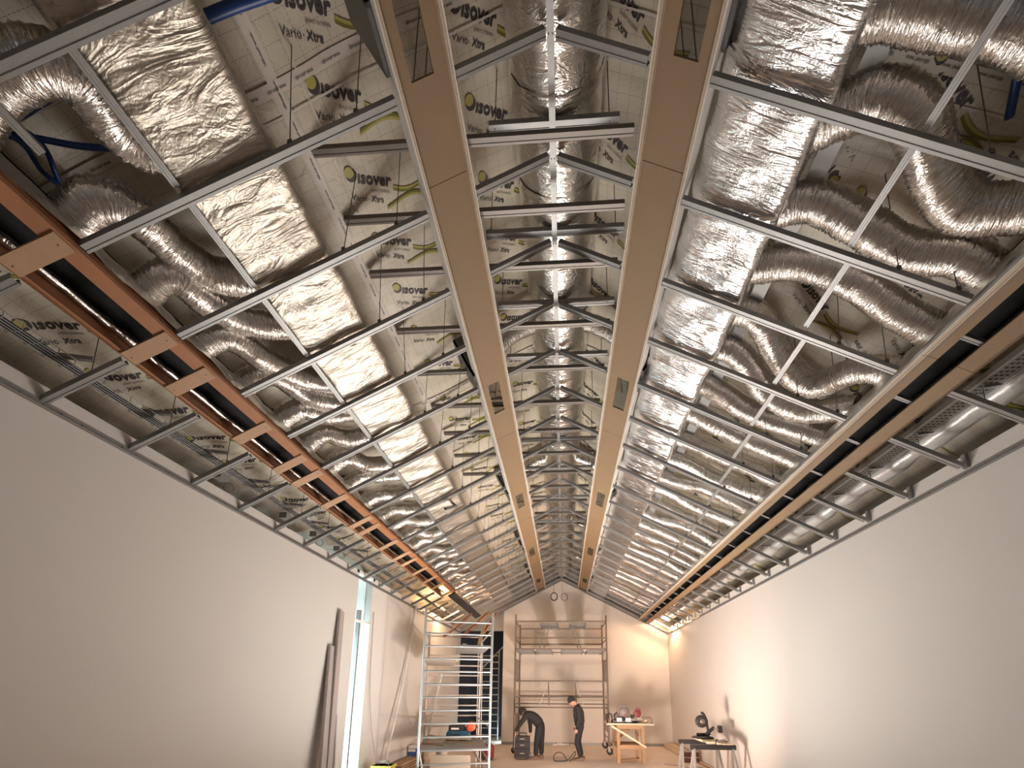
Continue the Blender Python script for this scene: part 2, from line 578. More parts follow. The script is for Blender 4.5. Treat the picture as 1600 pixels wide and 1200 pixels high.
SHEETS = [(0.03, 2.03), (1.98, 4.98)]
YB = [-1.2, .75, 1.90, 4.95, 7.6, 10.3, 12.9, 15.15]
for side, nm in ((-1, 'left'), (1, 'right')):
    ceil = tag(put('ceiling', None, (side*2, 6, 5)), kind='structure')
    for si, (s0, s1) in enumerate(SHEETS):
        for yi in range(len(YB)-1):
            ya, yb = YB[yi], YB[yi+1]+.04
            ns, ny = int((s1-s0)/.055), int((yb-ya)/.055)
            V, F, UV = [], [], []
            lift = .006*((si+yi) % 2)
            for i in range(ns+1):
                for j in range(ny+1):
                    s = s0+(s1-s0)*i/ns; y = ya+(yb-ya)*j/ny
                    V.append(mem(side, s, y, lift)); UV.append((s, y))
            F = [(i*(ny+1)+j, (i+1)*(ny+1)+j, (i+1)*(ny+1)+j+1, i*(ny+1)+j+1) for i in range(ns) for j in range(ny)]
            mb = MB().add(V, F, 0, True)
            o = mb.build('membrane_sheet', M['membrane'], ceil)
            uv = o.data.uv_layers.new(name='uv')
            for lp in o.data.loops: uv.data[lp.index].uv = UV[lp.vertex_index]
            # the print on this sheet
            pr = MB()
            ph = (yi*.17+si*.13+(side > 0)*.1) % .5
            cols = [.56, 1.62] if si == 0 else [2.66, 3.62, 4.3]
            ang = rad(26)
            yy = {0: -.30, 1: 1.17}.get(yi, ya+.14) if si == 0 else ya+.10
            if yb < 1: cols_n = []
            r = 0
            while yy < yb-.20:
                for ci, s in enumerate(cols):
                    y = yy+ci*.06
                    print_at(pr, side, s-side*.12, y-.06, ang, [(a, b, c, d+lift) for a, b, c, d in LOGO])
                    if y+.30 < yb-.1 and s > 1 and s < (2 if side < 0 else 3):
                        print_at(pr, side, s+side*.42, y+.25, ang, [(a, b, c, d+lift) for a, b, c, d in LOGO], True)
                yy += .485 if side < 0 else .70
            if pr.v: pr.build('printed_lettering', [M['ink'], M['yellow'], M['olive']], o)
    # tapes over the joints
    def tape(p0, p1, w, letters):
        n = max(2, int(math.hypot(p1[0]-p0[0], p1[1]-p0[1])/.08))
        V = []
        d = Vector((p1[0]-p0[0], p1[1]-p0[1])).normalized()
        nx, ny_ = -d.y*w/2, d.x*w/2
        for i in range(n+1):
            t = i/n
            s, y = p0[0]+(p1[0]-p0[0])*t, p0[1]+(p1[1]-p0[1])*t
            V += [mem(side, s-nx, y-ny_, .012), mem(side, s+nx, y+ny_, .012)]
        mb = MB().add(V, [(2*i, 2*i+1, 2*i+3, 2*i+2) for i in range(n)], 0, True)
        o = mb.build('joint_tape', M['tape'], ceil)
        if letters:
            pr = MB()
            L = math.hypot(p1[0]-p0[0], p1[1]-p0[1])
            q = .08
            vv, ff = TAPETXT
            while q < min(L, 4.2)-.2:
                P = [mem(side, p0[0]+d.x*(q+a)-d.y*(b-.012)*side, p0[1]+d.y*(q+a)+d.x*(b-.012)*side, .016) for a, b in vv]
                pr.add(P, ff)
                q += .2
            pr.build('printed_lettering', M['ink'], o)
    tape((2.0, .8), (2.0, 15), .07, True)
    tape((1.83, .8), (1.83, 15), .012, False)
    for y in YB[2:-1]:
        tape((.25, y), (4.6, y+.02), .06, y < 6)
        tape((.25, y+.13), (4.6, y+.15), .012, False)

# ================================================================== the grid of galvanised studs
w2, hh, t_ = .0245, .042, .0025
CPROF = [(-w2, 0), (-.010, 0), (-.008, .004), (.008, .004), (.010, 0), (w2, 0), (w2, hh), (w2-.008, hh), (w2-.008, hh-t_), (w2-t_, hh-t_),
         (w2-t_, t_+.002), (-w2+t_, t_+.002), (-w2+t_, hh-t_), (-w2+.008, hh-t_), (-w2+.008, hh), (-w2, hh)]


def stud_mesh(name, L, k=1.0, holes=0):
    mb = MB().extrude([(p[0]*k, p[1]*k) for p in CPROF], (-L/2, 0, 0), (L/2, 0, 0))
    return mb.mesh(name, M['steel'])


def stud(me, side, xm, y, name, label, cat, group, off=0):
    p = sp(side, xm, y, off)
    return tag(put(name, me, p, rot=(0, side*TH, 0)), label, cat, group)


SEG = dict(
    upper=(.03, .565, 'steel stud between ridge runner and {} ridge trough, {} from the camera'),
    middle=(.915, 2.685, 'steel stud from {} ridge trough to {} slot, {} from the camera'),
    lower=(3.055, 3.62, 'short steel stud from {} slot to {} wall, {} from the camera'))
segm = {k: stud_mesh('ceiling_stud', (v[1]-v[0])/CT) for k, v in SEG.items()}
screw = MB()
for dx in (-.012, .012): screw.lathe([(.004, -.003), (.004, .001)], (dx, 0, 0), 'z', 6)
for side, sn in ((-1, 'left'), (1, 'right')):
    for seg, (a, b, lab) in SEG.items():
        for i, k in enumerate(KS):
            y = Y0+k*SP
            if seg == 'lower' and k < 0: continue
            j = i-(1 if seg == 'lower' else 0)
            lb = lab.format(sn, ORD[j]) if seg == 'upper' else lab.format(sn, sn, ORD[j])
            a2, b2 = a, b
            if side < 0 and seg == 'upper': a2, b2 = a, .56
            stud(segm[seg], side, (a2+b2)/2, y+(.0 if side < 0 else .004), 'ceiling_stud', lb, 'ceiling stud',
                 '%s %s studs' % (sn, seg))
# ridge runner
rr = thing('ridge_runner', (0, 7.5, HR), 'long galvanised runner along the ridge, where the studs meet', 'metal runner')
MB().extrude([(-.022, 0), (.022, 0), (.022, .028), (.018, .028), (.018, .004), (-.018, .004), (-.018, .028), (-.022, .028)],
             (0, .3, HR-.012), (0, YF, HR-.012)).build('channel', M['steel'], rr)
q = MB()
for k in KS:
    for dx in (-.011, .011):
        q.lathe([(.004, -.002), (.004, .002)], (dx, Y0+k*SP, HR-.014), 'z', 6)
tag(q.build('screw_heads', M['steel_dark'], rr), kind='stuff')

# noggings along the slope
nog = MB().extrude([(p[0]*.8, p[1]*.8) for p in CPROF], (0, -SP/2+.0, 0), (0, SP/2-.05, 0)).mesh('nogging', M['steel'])
for i, k in enumerate(range(-1, 20)):
    y = Y0+(k+.5)*SP
    xr = min(1.97+.045*max(k, 0), 2.30)
    for side, x, sn in ((-1, 2.135, 'left'), (1, xr, 'right')):
        if side < 0 and k > 15: continue
        tag(put('nogging', nog, sp(side, x, y, .045), rot=(0, side*TH, 0)),
            'short steel nogging between studs on the %s slope, %s from the camera' % (sn, ORD[i]), 'metal nogging', 'noggings on the %s slope' % sn)
tag(put('nogging', nog, sp(-1, 2.52, Y0-.62, .045), rot=(0, -TH, 0)), 'stub of steel nogging cut short at the top left corner', 'metal nogging')
tag(put('nogging', stud_mesh('loose_stud', 1.3, .8), sp(-1, 1.75, Y0+7.7*SP, .045), rot=(0, -TH, PI/2)),
    'single loose stud lying across studs under the left foil duct', 'metal nogging')

# horizontal ties over the ridge zone
i = 0
for k in range(20):
    y = 2.25+k*.46*1.0 if k < 3 else 2.25+k*.62-.3
    if y > 13.5: break
    a, b = (-1.70, .555)
    mb = MB().extrude(CPROF, (a if k < 9 else -.555, 0, 0), (b, 0, 0))
    put_y = tag(put('horizontal_tie', mb.mesh('horizontal_tie', M['tie']), (0, y, 5.56 if k < 9 else 5.60)),
                'long horizontal steel tie above the ridge troughs, %s from the camera' % ORD[k], 'metal tie', 'long ties above the ridge troughs')
SHT = [(2.30, -.45, .47), (3.03, -.60, .60), (3.74, -.60, .60), (4.45, -.60, .6), (5.3, -.55, .55), (6.2, -.6, .6), (7.1, -.6, .6), (8.3, -.6, .6), (9.6, -.6, .6), (11, -.6, .6)]
for i, (y, a, b) in enumerate(SHT):
    t = thing('short_tie', (0, y, 5.80), 'short horizontal steel tie under the round duct, %s from the camera' % ORD[i], 'metal tie', 'short ties under the round duct')
    MB().extrude([(p[0]*1.1, p[1]*1.1-.05) for p in CPROF], (a, y, 5.80), (b, y, 5.80)).build('channel', M['steel'], t)
    for x in (a+.04, b-.07):
        MB().tube([(x, y, 5.75), (x, y, 6.55-SL*abs(x))], .004, 5).lathe([(.012, 0), (.012, .012)], (x, y, 5.80), 'z', 6).build('hanger_rod', M['wire'], t)

# ================================================================== the two timber troughs beside the ridge
def slope_pts(side, x, y, n):
    """x out from the ridge on the grid plane, n metres up at right angles to it"""
    return Vector((side*(x+n*ST), y, HR-SL*x+n*CT))


def slab(mb, side, x0, x1, y0, y1, n0, n1, mi=0):
    P = [slope_pts(side, x, y, n) for x in (x0, x1) for y in (y0, y1) for n in (n0, n1)]
    return mb.add(P, [(0, 1, 3, 2), (4, 6, 7, 5), (0, 4, 5, 1), (2, 3, 7, 6), (0, 2, 6, 4), (1, 5, 7, 3)], mi)


HOLES = [(.2, 1.83), (4.42, 4.95), (7.38, 7.93), (10.5, 11.1), (13.6, 14.1)]
for side, sn, tx in ((-1, 'left', (.572, .885)), (1, 'right', (.588, .905))):
    t = thing('timber_trough', sp(side, .73, 7.5, 0), 'long board trough with cut-out holes, just %s of the ridge runner' % sn, 'ceiling trough')
    a, b = tx
    hx0, hx1 = a+.098, b-.085
    # boards, butted every 2.5 m
    cuts = [.15, 2.35, 5.5, 8.6, 11.8, YF-.03]
    for c0, c1 in zip(cuts[:-1], cuts[1:]):
        mb = MB()
        ys = [c0+.002]
        hs = [(max(h0, c0+.03), min(h1, c1-.03)) for h0, h1 in HOLES if h1 > c0+.05 and h0 < c1-.05]
        for h0, h1 in hs:
            slab(mb, side, a+.018, b-.018, ys[-1], h0, .045, .063)
            slab(mb, side, a+.018, hx0, h0, h1, .045, .063)
            slab(mb, side, hx1, b-.018, h0, h1, .045, .063)
            ys.append(h1)
        slab(mb, side, a+.018, b-.018, ys[-1], c1-.002, .045, .063)
        mb.build('base_board', M['mdf'], t)
    for e0, e1, m in ((a, a+.018, 1), (b-.018, b, -1)):
        for c0, c1 in zip(cuts[:-1], cuts[1:]):
            mb = MB()
            slab(mb, side, e0, e1, c0+.001, c1-.001, .0, .16, 0)
            # white painted outer face and laminated edge lines
            xo = (e0-.004, e0) if m > 0 else (e1, e1+.004)
            slab(mb, side, *xo, c0+.001, c1-.001, -.003, .17, 1)
            xm = (e0+.008, e0+.010)
            slab(mb, side, *xm, c0+.001, c1-.001, -.001, .0, 2)
            mb.build('side_board', [M['mdf_edge'], M['white'], M['mdf']], t)
    # dark steel hanger plates over the cut-outs
    for i, (y0, y1) in enumerate([(1.50, 1.78), (4.20, 4.55), (7.2, 7.5), (10.3, 10.65), (13.3, 13.7)]):
        mb = MB()
        slab(mb, side, b+.01, b+.03, y0, y1, .07, .62)
        slab(mb, side, b-.10, b+.03, y0, y0+.02, .07, .62)
        tag(mb.build('steel_plate', M['steel_dark']), 'dark steel plate above the %s ridge trough, %s from the camera' % (sn, ORD[i]), 'steel plate', 'steel plates above the %s ridge trough' % sn)
        wr = MB()
        for dx in (.05, .12):
            wr.tube([sp(side, b-dx, y1+.1, .06), sp(side, b-dx-.02, y1+.05, .72)], .004, 5)
        tag(wr.build('hanging_cables', M['wire']), 'pair of wires above a hole in %s ridge trough, %s from camera' % (sn, ORD[i]), 'wire', 'wires above the %s trough holes' % sn)

# ================================================================== the two slot channels down the slopes
XP = [1.79, 2.46, 2.80, 3.49, 4.06, 4.38, 4.99, 5.70, 5.98, 6.70, 7.30, 7.68, 8.31, 9.0, 9.6, 10.4]
for side, sn in ((-1, 'left'), (1, 'right')):
    xa, xb = (2.69, 3.03) if side < 0 else (2.715, 3.055)
    ye = 10.6 if side < 0 else YF-.05
    t = thing('slot_channel', sp(side, 2.86, ye/2, 0), ('orange timber slot channel with flat cross pieces along the left slope' if side < 0 else
              'tan timber slot channel with a black gap along the right slope'), 'ceiling channel')
    mt = M['ply'] if side < 0 else M['mdf']
    cuts = [.1, 2.5, 4.95, 7.4, 9.85, ye] if side < 0 else [.1, 2.9, 5.4, 7.8, 10.2, 12.6, ye]
    for c0, c1 in zip(cuts[:-1], cuts[1:]):
        c1 -= .003
        mb = MB()
        slab(mb, side, xa, xa+.018, c0, c1, 0, .10); slab(mb, side, xa, xa+.10, c0, c1, 0, .018)
        if side > 0:
            slab(mb, side, xa+.020, xa+.030, c0, c1, -.006, 0, 1); slab(mb, side, xa+.044, xa+.050, c0, c1, -.002, 0, 3); slab(mb, side, xa+.0, xa+.016, c0, c1, -.010, 0, 1)
            slab(mb, side, xa-.004, xa, c0, c1, -.004, .1, 2)
        mb.build('inner_board', [mt, M['mdf_edge'], M['white'], M['plank_dark']], t)
        mb = MB()
        slab(mb, side, xb-(.03 if side < 0 else .115), xb, c0, c1, 0, .018); slab(mb, side, xb-.018, xb, c0, c1, 0, .22)
        mb.build('outer_board', mt, t)
    if side < 0:
        for y in XP:
            mb = MB()
            slab(mb, side, xa+.03, xb-.01, y-.055, y+.055, -.012, 0)
            mb.build('cross_piece', M['ply_piece'], t)
            sc = MB()
            for x in (xa+.06, xb-.04):
                sc.lathe([(.004, -.004), (.004, 0)], sp(side, x, y, -.012), 'z', 6)
            tag(sc.build('screw_heads', M['steel_dark'], t), kind='stuff')
    else:
        for k in range(1, 21):
            y = Y0+(k+.42)*SP
            mb = MB()
            mb.extrude([(p[0]*.7, p[1]*.7) for p in CPROF], slope_pts(side, xa+.03, y, .06), slope_pts(side, xb-.02, y, .06))
            mb.build('cross_profile', M['steel'], t)
    # foil plenum box over the slot with a black inside
    pl = thing('slot_plenum', slope_pts(side, 2.9, ye/2, .2), 'crinkled foil-wrapped plenum box over the %s slot channel' % sn, 'air plenum')
    mb = MB()
    ny = int(ye/.05)
    prof = [(xa-.012, .045), (xa-.02, .12), (xa-.01, .22), (xa+.04, .36), (xa+.10, .44), (xb-.02, .45), (xb+.06, .40), (xb+.05, .2), (xb+.012, .05)]
    V = []
    for j in range(ny+1):
        y = .1+(ye-.1)*j/ny
        for i, (x, n_) in enumerate(prof):
            w = .022*noise.noise(Vector((x*7, y*5, n_*9)))+.012*noise.noise(Vector((x*20, y*19, n_*20)))
            V.append(slope_pts(side, x+w, y, n_+(w if i not in (0, 8) else w*.3)))
    k = len(prof)
    mb.add(V, [(j*k+i, j*k+i+1, (j+1)*k+i+1, (j+1)*k+i) for j in range(ny) for i in range(k-1)], 0, True)
    mb.build('foil_jacket', M['foil_plenum'], pl)
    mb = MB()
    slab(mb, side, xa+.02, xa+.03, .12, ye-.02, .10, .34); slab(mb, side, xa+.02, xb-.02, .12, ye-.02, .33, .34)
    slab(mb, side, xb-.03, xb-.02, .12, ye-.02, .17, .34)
    mb.build('slot_shade', M['black'], pl)  # dark insulation and the shade of the void, both painted as black sheets
    mb = MB()
    pts = []
    for j in range(int(ye/.06)):
        y = .15+j*.06
        pts.append(slope_pts(side, xb-.055+.008*noise.noise(Vector((y*8, 1, side))), y, .15+.012*noise.noise(Vector((y*6, 3, side)))))
    mb.tube(pts, .024, 7, rfun=lambda i, j, p: .027+.016*noise.noise(p*19))
    mb.build('foil_lip', M['foil_flex'], pl)

# far continuation of the left slot: a bare grey profile
mb = MB()
slab(mb, -1, 2.74, 2.92, 10.75, 14.3, .01, .05)
o = tag(mb.build('grey_profile', M['steel_dark']), 'bare dark grey slot profile continuing beyond the orange channel', 'ceiling channel')
for i in range(5):
    slab(MB(), -1, 2.72, 2.94, 11.4+i*.6, 11.43+i*.6, .0, .01)

# ================================================================== foil-wrapped rectangular ducts
def rect_duct(side, x0, x1, n0, n1, m, seed, label, amp, big=.055):
    t = thing('rectangular_duct', slope_pts(side, (x0+x1)/2, 7.5, n0), label, 'air duct')
    # rounded rectangle in slope coordinates, x measured along the plane
    r = .055
    L0, L1 = x0/CT, x1/CT
    P = []
    def edge(a, b, n):
        for i in range(n): P.append(((a[0]+(b[0]-a[0])*i/n), (a[1]+(b[1]-a[1])*i/n)))
    def arc(cx, cy, a0):
        for i in range(4):
            a = rad(a0+i*22.5)
            P.append((cx+r*math.cos(a), cy+r*math.sin(a)))
    for i in range(6):
        a = rad(180+i*15)
        P.append((L0+big+big*math.cos(a), n0+r+.03*(big > r)+(r+.03*(big > r))*math.sin(a)))
    edge((L0+big, n0), (L1-r, n0), 13)
    arc(L1-r, n0+r, 270); edge((L1, n0+r), (L1, n1-r), 6)
    arc(L1-r, n1-r, 0); edge((L1-r, n1), (L0+r, n1), 3)
    arc(L0+r, n1-r, 90); edge((L0, n1-r), (L0, n0+r), 6)
    k = len(P)
    mb = MB()
    ye = YF-.05 if side > 0 else 14.2
    y, ys = .1, []
    while y < ye:
        ys.append(y); y += .03 if y < 7 else .06
    V = []
    cl, cn = (L0+L1)/2, (n0+n1)/2
    for y in ys:
        for l, n_ in P:
            q = Vector((l*2.2+seed, y*3.4, n_*2.2))
            f = 1-abs(noise.noise(q*1.15+Vector((0, l*1.6, 0))))*2.2          # ridged folds
            f2 = 1-abs(noise.noise(Vector((l*3, y*11+l*2.5, n_*3+seed))))*2
            belly = .018*noise.noise(Vector((seed, y*1.3, 2)))
            w = amp*(.020*f+.011*f2+belly+.006*noise.noise(Vector((l*14, y*16, n_*14))))
            d = Vector((l-cl, n_-cn)); d = Vector((d.x*.6 if abs(n_-n0) < .03 else d.x, d.y)).normalized()
            ll, nn = l+d.x*w, n_+d.y*w
            V.append(slope_pts(side, ll*CT, y, nn))
    mb.add(V, [(j*k+i, j*k+(i+1) % k, (j+1)*k+(i+1) % k, (j+1)*k+i) for j in range(len(ys)-1) for i in range(k)], 0, True)
    mb.add([V[i] for i in range(k)], [tuple(range(k))])
    mb.build('foil_wrap', m, t)
    return t


def band(t, side, x0, x1, n0, n1, y, m):
    mb = MB()
    e = .012
    slab(mb, side, x0-e, x1+e, y-.03, y+.03, n0-e, n0-e+.003)
    mb.build('tape_band', m, t)


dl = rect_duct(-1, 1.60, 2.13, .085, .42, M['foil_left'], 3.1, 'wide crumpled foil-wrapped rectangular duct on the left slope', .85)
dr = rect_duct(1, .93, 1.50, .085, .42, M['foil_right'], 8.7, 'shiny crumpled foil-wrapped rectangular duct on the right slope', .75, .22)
# pale board strip lying along the upper edge of the left duct and lower edge of the right one
mb = MB(); slab(mb, 1, 1.54, 1.64, .2, 14.8, .30, .318)
tag(mb.build('grey_strip', M['greyp']), 'narrow dull grey strip along the outer edge of the shiny right duct', 'strip')

# ================================================================== round duct under the ridge
rd = thing('round_duct', (.03, 7.5, 5.80), 'big round foil-wrapped duct hanging under the roof ridge', 'air duct')
RC, RZ = .335, 6.14
ys = [.2+.035*i for i in range(int(14.8/.035))]


def rr_(i, j, p):
    y = p.y
    s = (y % .62)
    return RC-.006*math.exp(-((s-.3)/.02)**2)+.010*noise.noise(Vector((p.x*3, y*5, p.z*3)))+.007*noise.noise(Vector((p.x*9, y*16, p.z*9)))


a = []
mb = MB()
nn = 36
for i, y in enumerate(ys):
    for j in range(nn):
        an = 2*PI*j/nn
        base = Vector((math.cos(an), 0, math.sin(an)))
        p = Vector((.03, y, RZ))+base*RC
        r = rr_(i, j, p)
        a.append(Vector((.03, y, RZ))+base*r)
mb.add(a, [(i*nn+j, i*nn+(j+1) % nn, (i+1)*nn+(j+1) % nn, (i+1)*nn+j) for i in range(len(ys)-1) for j in range(nn)], 0, True)
mb.build('foil_wrap', M['foil_round'], rd)
for i in range(22):
    y = .95+i*.62
    mb = MB()
    a = []
    for q in range(3):
        for j in range(nn):
            an = 2*PI*j/nn
            r = RC+.007*(q == 1)-.003+.010*noise.noise(Vector((an*9, y, q)))
            a.append((.03+r*math.cos(an), y-.018+q*.018+.012*noise.noise(Vector((an*3, y*5, 1))), RZ+r*math.sin(an)))
    mb.add(a, [(q*nn+j, q*nn+(j+1) % nn, (q+1)*nn+(j+1) % nn, (q+1)*nn+j) for q in range(2) for j in range(nn)], 0, True)
    mb.build('joint_band', M['foil_flex'], rd)


# ================================================================== flexible foil ducts
def flex(P, r, label, group, seed=0, step=.014, collar=True, cat='flexible duct'):
    path = spline(P, 14)
    # resample evenly
    out = [path[0]]
    acc = 0
    for a_, b_ in zip(path[:-1], path[1:]):
        L = (b_-a_).length
        while acc+L >= step*len(out) and L > 0:
            tt = (step*len(out)-acc)/L
            out.append(a_.lerp(b_, max(0, min(1, tt))))
        acc += L
    n_ = 22
    t = thing('flexible_duct', out[len(out)//2]-Vector((0, 0, r)), label, cat, group)
    ph = seed*1.7

    def rf(i, j, p):
        ring = .030*(1 if i % 2 else -1)
        wr = .07*noise.noise(Vector((i*.9, j*.55+ph, ph)))+.07*noise.noise(Vector((i*.12, j*.4, ph+5)))
        env = 1.0
        if i < 5: env = .93
        return r*env*(1+ring+wr)
    ob = MB().tube(out, r, n_, rfun=rf).build('foil_hose', M['foil_flex'], t)
    uv = ob.data.uv_layers.new(name='uv')
    nv = len(out)*n_
    for pl_ in ob.data.polygons:
        if max(pl_.vertices) >= nv: continue
        js = [v_ % n_ for v_ in pl_.vertices]
        wrap = max(js)-min(js) > 2
        for li in pl_.loop_indices:
            v_ = ob.data.loops[li].vertex_index
            j_ = v_ % n_
            uv.data[li].uv = ((j_+(n_ if wrap and j_ == 0 else 0))/n_*.75, (v_//n_)*step)
    if collar:
        d0 = (out[1]-out[0]).normalized()
        d1 = (out[-1]-out[-2]).normalized()
        MB().tube([out[0]-d0*.05, out[0]+d0*.01, out[0]+d0*.07], [r*.98, r*1.03, r*.99], 20).build('collar', M['foil_plenum'], t)
        MB().tube([out[-1]-d1*.07, out[-1]-d1*.01, out[-1]+d1*.05], [r*.99, r*1.03, r*.98], 20).build('collar', M['foil_plenum'], t)
    return t


LP = [[(-2.90, 1.44, 4.56), (-2.66, 1.36, 4.68), (-2.44, 1.34, 4.74), (-2.33, 1.42, 4.80), (-2.34, 1.60, 4.80), (-2.28, 1.72, 4.84), (-2.10, 1.78, 4.92)],
      [(-2.86, 1.89, 4.54), (-2.68, 1.85, 4.65), (-2.56, 1.97, 4.70), (-2.52, 2.20, 4.72), (-2.42, 2.42, 4.76), (-2.12, 2.60, 4.90)],
      [(-2.86, 2.33, 4.54), (-2.66, 2.32, 4.65), (-2.58, 2.55, 4.66), (-2.46, 2.79, 4.73), (-2.14, 3.02, 4.88)],
      [(-2.86, 2.80, 4.54), (-2.66, 2.84, 4.65), (-2.56, 3.12, 4.68), (-2.42, 3.46, 4.76), (-2.12, 3.74, 4.90)],
      [(-2.86, 3.26, 4.54), (-2.60, 3.30, 4.68), (-2.47, 3.68, 4.73), (-2.14, 4.05, 4.88)]]
y = 3.78
while y < 13.3:
    e = random.uniform(.25, .6)
    LP.append([(-2.86, y, 4.54+random.uniform(-.02, .03)), (-2.64, y+random.uniform(-.04, .05), 4.67), (-2.48, y+e*.5, 4.72+random.uniform(-.02, .05)),
               (-2.30, y+e*.8, 4.81), (-2.13, y+e, 4.89)])
    y += random.uniform(.46, .54)
for i, P in enumerate(LP):
    extra = {0: 'flexible foil duct curling out of the top left corner into the left duct',
             1: 'long flexible foil duct arching under the second stud on the left'}.get(i)
    flex(P, .104 if i > 1 else .118, extra or 'flexible foil duct between left slot and left duct, %s from the camera' % ORD[i],
         'flexible ducts on the left slope', i)
RP = [[(1.45, 1.66, 5.26), (1.71, 1.59, 5.16), (1.96, 1.57, 5.02), (2.21, 1.56, 4.88), (2.60, 1.60, 4.68)],
      [(1.46, 2.14, 5.25), (1.69, 2.00, 5.18), (1.85, 1.90, 5.10), (2.05, 1.93, 4.98), (2.26, 2.10, 4.86), (2.52, 2.22, 4.72), (2.84, 2.10, 4.56)],
      [(1.46, 2.60, 5.24), (1.77, 2.44, 5.14), (2.06, 2.46, 4.97), (2.41, 2.52, 4.78), (2.66, 2.46, 4.65), (2.88, 2.50, 4.55)],
      [(1.46, 3.01, 5.24), (1.89, 2.82, 5.07), (2.28, 2.82, 4.86), (2.58, 2.90, 4.70), (2.88, 2.96, 4.55)],
      [(1.46, 3.41, 5.24), (1.78, 3.34, 5.12), (2.21, 3.71, 4.90), (2.50, 3.79, 4.75), (2.70, 3.50, 4.66), (2.88, 3.39, 4.55)],
      [(1.46, 3.80, 5.25), (1.77, 3.76, 5.12), (2.20, 4.08, 4.90), (2.58, 4.15, 4.72), (2.87, 3.90, 4.56)],
      [(1.46, 4.22, 5.25), (1.85, 4.32, 5.08), (2.21, 4.42, 4.90), (2.88, 4.36, 4.55)],
      [(1.46, 4.72, 5.25), (2.20, 4.84, 4.90), (2.88, 4.86, 4.55)]]
y = 5.3
while y < 14.6:
    d = random.uniform(-.12, .12)
    RP.append([(1.46, y, 5.24), (1.85, y-d*.6, 5.08), (2.25, y+d, 4.88), (2.6, y+d*.7, 4.70), (2.88, y+random.uniform(-.06, .06), 4.55)])
    y += random.uniform(.46, .54)
for i, P in enumerate(RP):
    extra = {1: 'fat flexible foil duct looping wide at the right edge of the photo',
             4: 'flexible foil duct dipping in a deep S on the right slope'}.get(i)
    flex(P, .118 if i != 1 else .128, extra or 'flexible foil duct between right duct and right slot, %s from the camera' % ORD[i],
         'flexible ducts on the right slope', i+40)
# branches off the round duct
for i, y in enumerate((1.25, 4.3, 7.3, 10.4, 13.2)):
    for side, sn in ((-1, 'left'), (1, 'right')):
        X = lambda a_: side*a_+(.03)
        flex([(X(.30), y, 6.08), (X(.45), y+.01, 6.03), (X(.62), y+.02, 5.93), (X(.80), y+.1, 5.80), (X(.98), y+.2, 5.72)], .10,
             'short foil branch off the %s of the round duct, %s from the camera' % (sn, ORD[i]), 'branches of the round duct', i+80+side*5)

# ================================================================== hanger wires
for side, sn in ((-1, 'left'), (1, 'right')):
    for xi, x in enumerate((1.53, 1.15) if side < 0 else (2.28, 2.62)):
        c = 0
        for k in KS:
            y = Y0+k*SP
            if random.random() < .12 and k > 2: continue
            lean = random.uniform(-.05, .05)
            a_, b_ = sp(side, x, y-.015, .04), sp(side, x+lean, y-.06+random.uniform(-.05, .05), OFF-.01)
            t = thing('hanger_wire', a_, 'thin wire stud hanger, %s row of the %s slope, %s from camera' % (ORD[xi], sn, ORD[c]), 'wire hanger', 'wire hangers on the %s slope' % sn)
            MB().tube([a_, b_], .0032, 5).build('rod', M['wire'], t)
            MB().box(a_-Vector((.012, .010, .0)), a_+Vector((.012, .010, .032))).build('clip', M['steel_dark'], t)
            c += 1
for k in (1, 2, 3, 4, 5, 6, 8):
    for side, sn in ((-1, 'left'), (1, 'right')):
        y = Y0+k*SP
        a_ = sp(side, 3.30, y+.0, .05)
        t = thing('stud_brace', a_, 'wire and steel arm above short stud near %s wall, %s from camera' % (sn, ORD[k-1]), 'steel brace', 'steel braces near the %s wall' % sn)
        MB().bar(a_+Vector((0, 0, .12)), a_+Vector((-side*.0-side*(-.26), -.02, .15)), .03, .028).build('arm', M['steel'], t)
        MB().tube([a_, a_+Vector((-side*.05, -.05, .62))], .0032, 5).build('rod', M['wire'], t)

# uprights on the right wall behind the stud ends
for k in range(2, 22):
    y = Y0+k*SP
    mb = MB().box((WR-.030, y-.022, HR-SL*WR+.03), (WR-.002, y+.022, WT-.0))
    tag(mb.build('wall_upright', M['steel']), 'small steel upright at a stud end on the right wall, %s from camera' % ORD[k-2], 'steel upright', 'uprights on the right wall')

# ================================================================== cable trays, insulation, hoses near the walls
t = thing('cable_tray', (-3.46, 7, 4.04), 'long wire basket cable tray carrying black cables near the left wall', 'cable tray')
x0, x1, z0 = -3.52, -3.40, 4.08
for x, z in ((x0, z0), (x0, z0+.05), (x1, z0), (x1, z0+.05), ((x0+x1)/2, z0), (x0+.03, z0), (x1-.03, z0)):
    MB().tube([(x, .5, z), (x, 14, z)], .0035, 5).build('long_wire', M['steel'], t)
q = MB()
for i in range(130):
    y = .55+i*.1
    q.tube([(x0, y, z0+.05), (x0, y, z0), (x1, y, z0), (x1, y, z0+.05)], .003, 4, cap=False)
tag(q.build('cross_wires', M['steel'], t), kind='stuff')
for i, (dx, r) in enumerate(((.03, .012), (.055, .009), (.08, .013), (.10, .008))):
    pts = [(x0+dx+.008*math.sin(y_*2+i*2), y_, z0+.016+.004*math.sin(y_*3+i)) for y_ in [.5+.25*j for j in range(54)]]
    o = MB().tube(pts, r, 6).build('cable', M['rubber'])
    tag(o, 'black cable lying in the left wire basket tray, %s from the left' % ORD[i], 'cable', 'cables in the left tray')

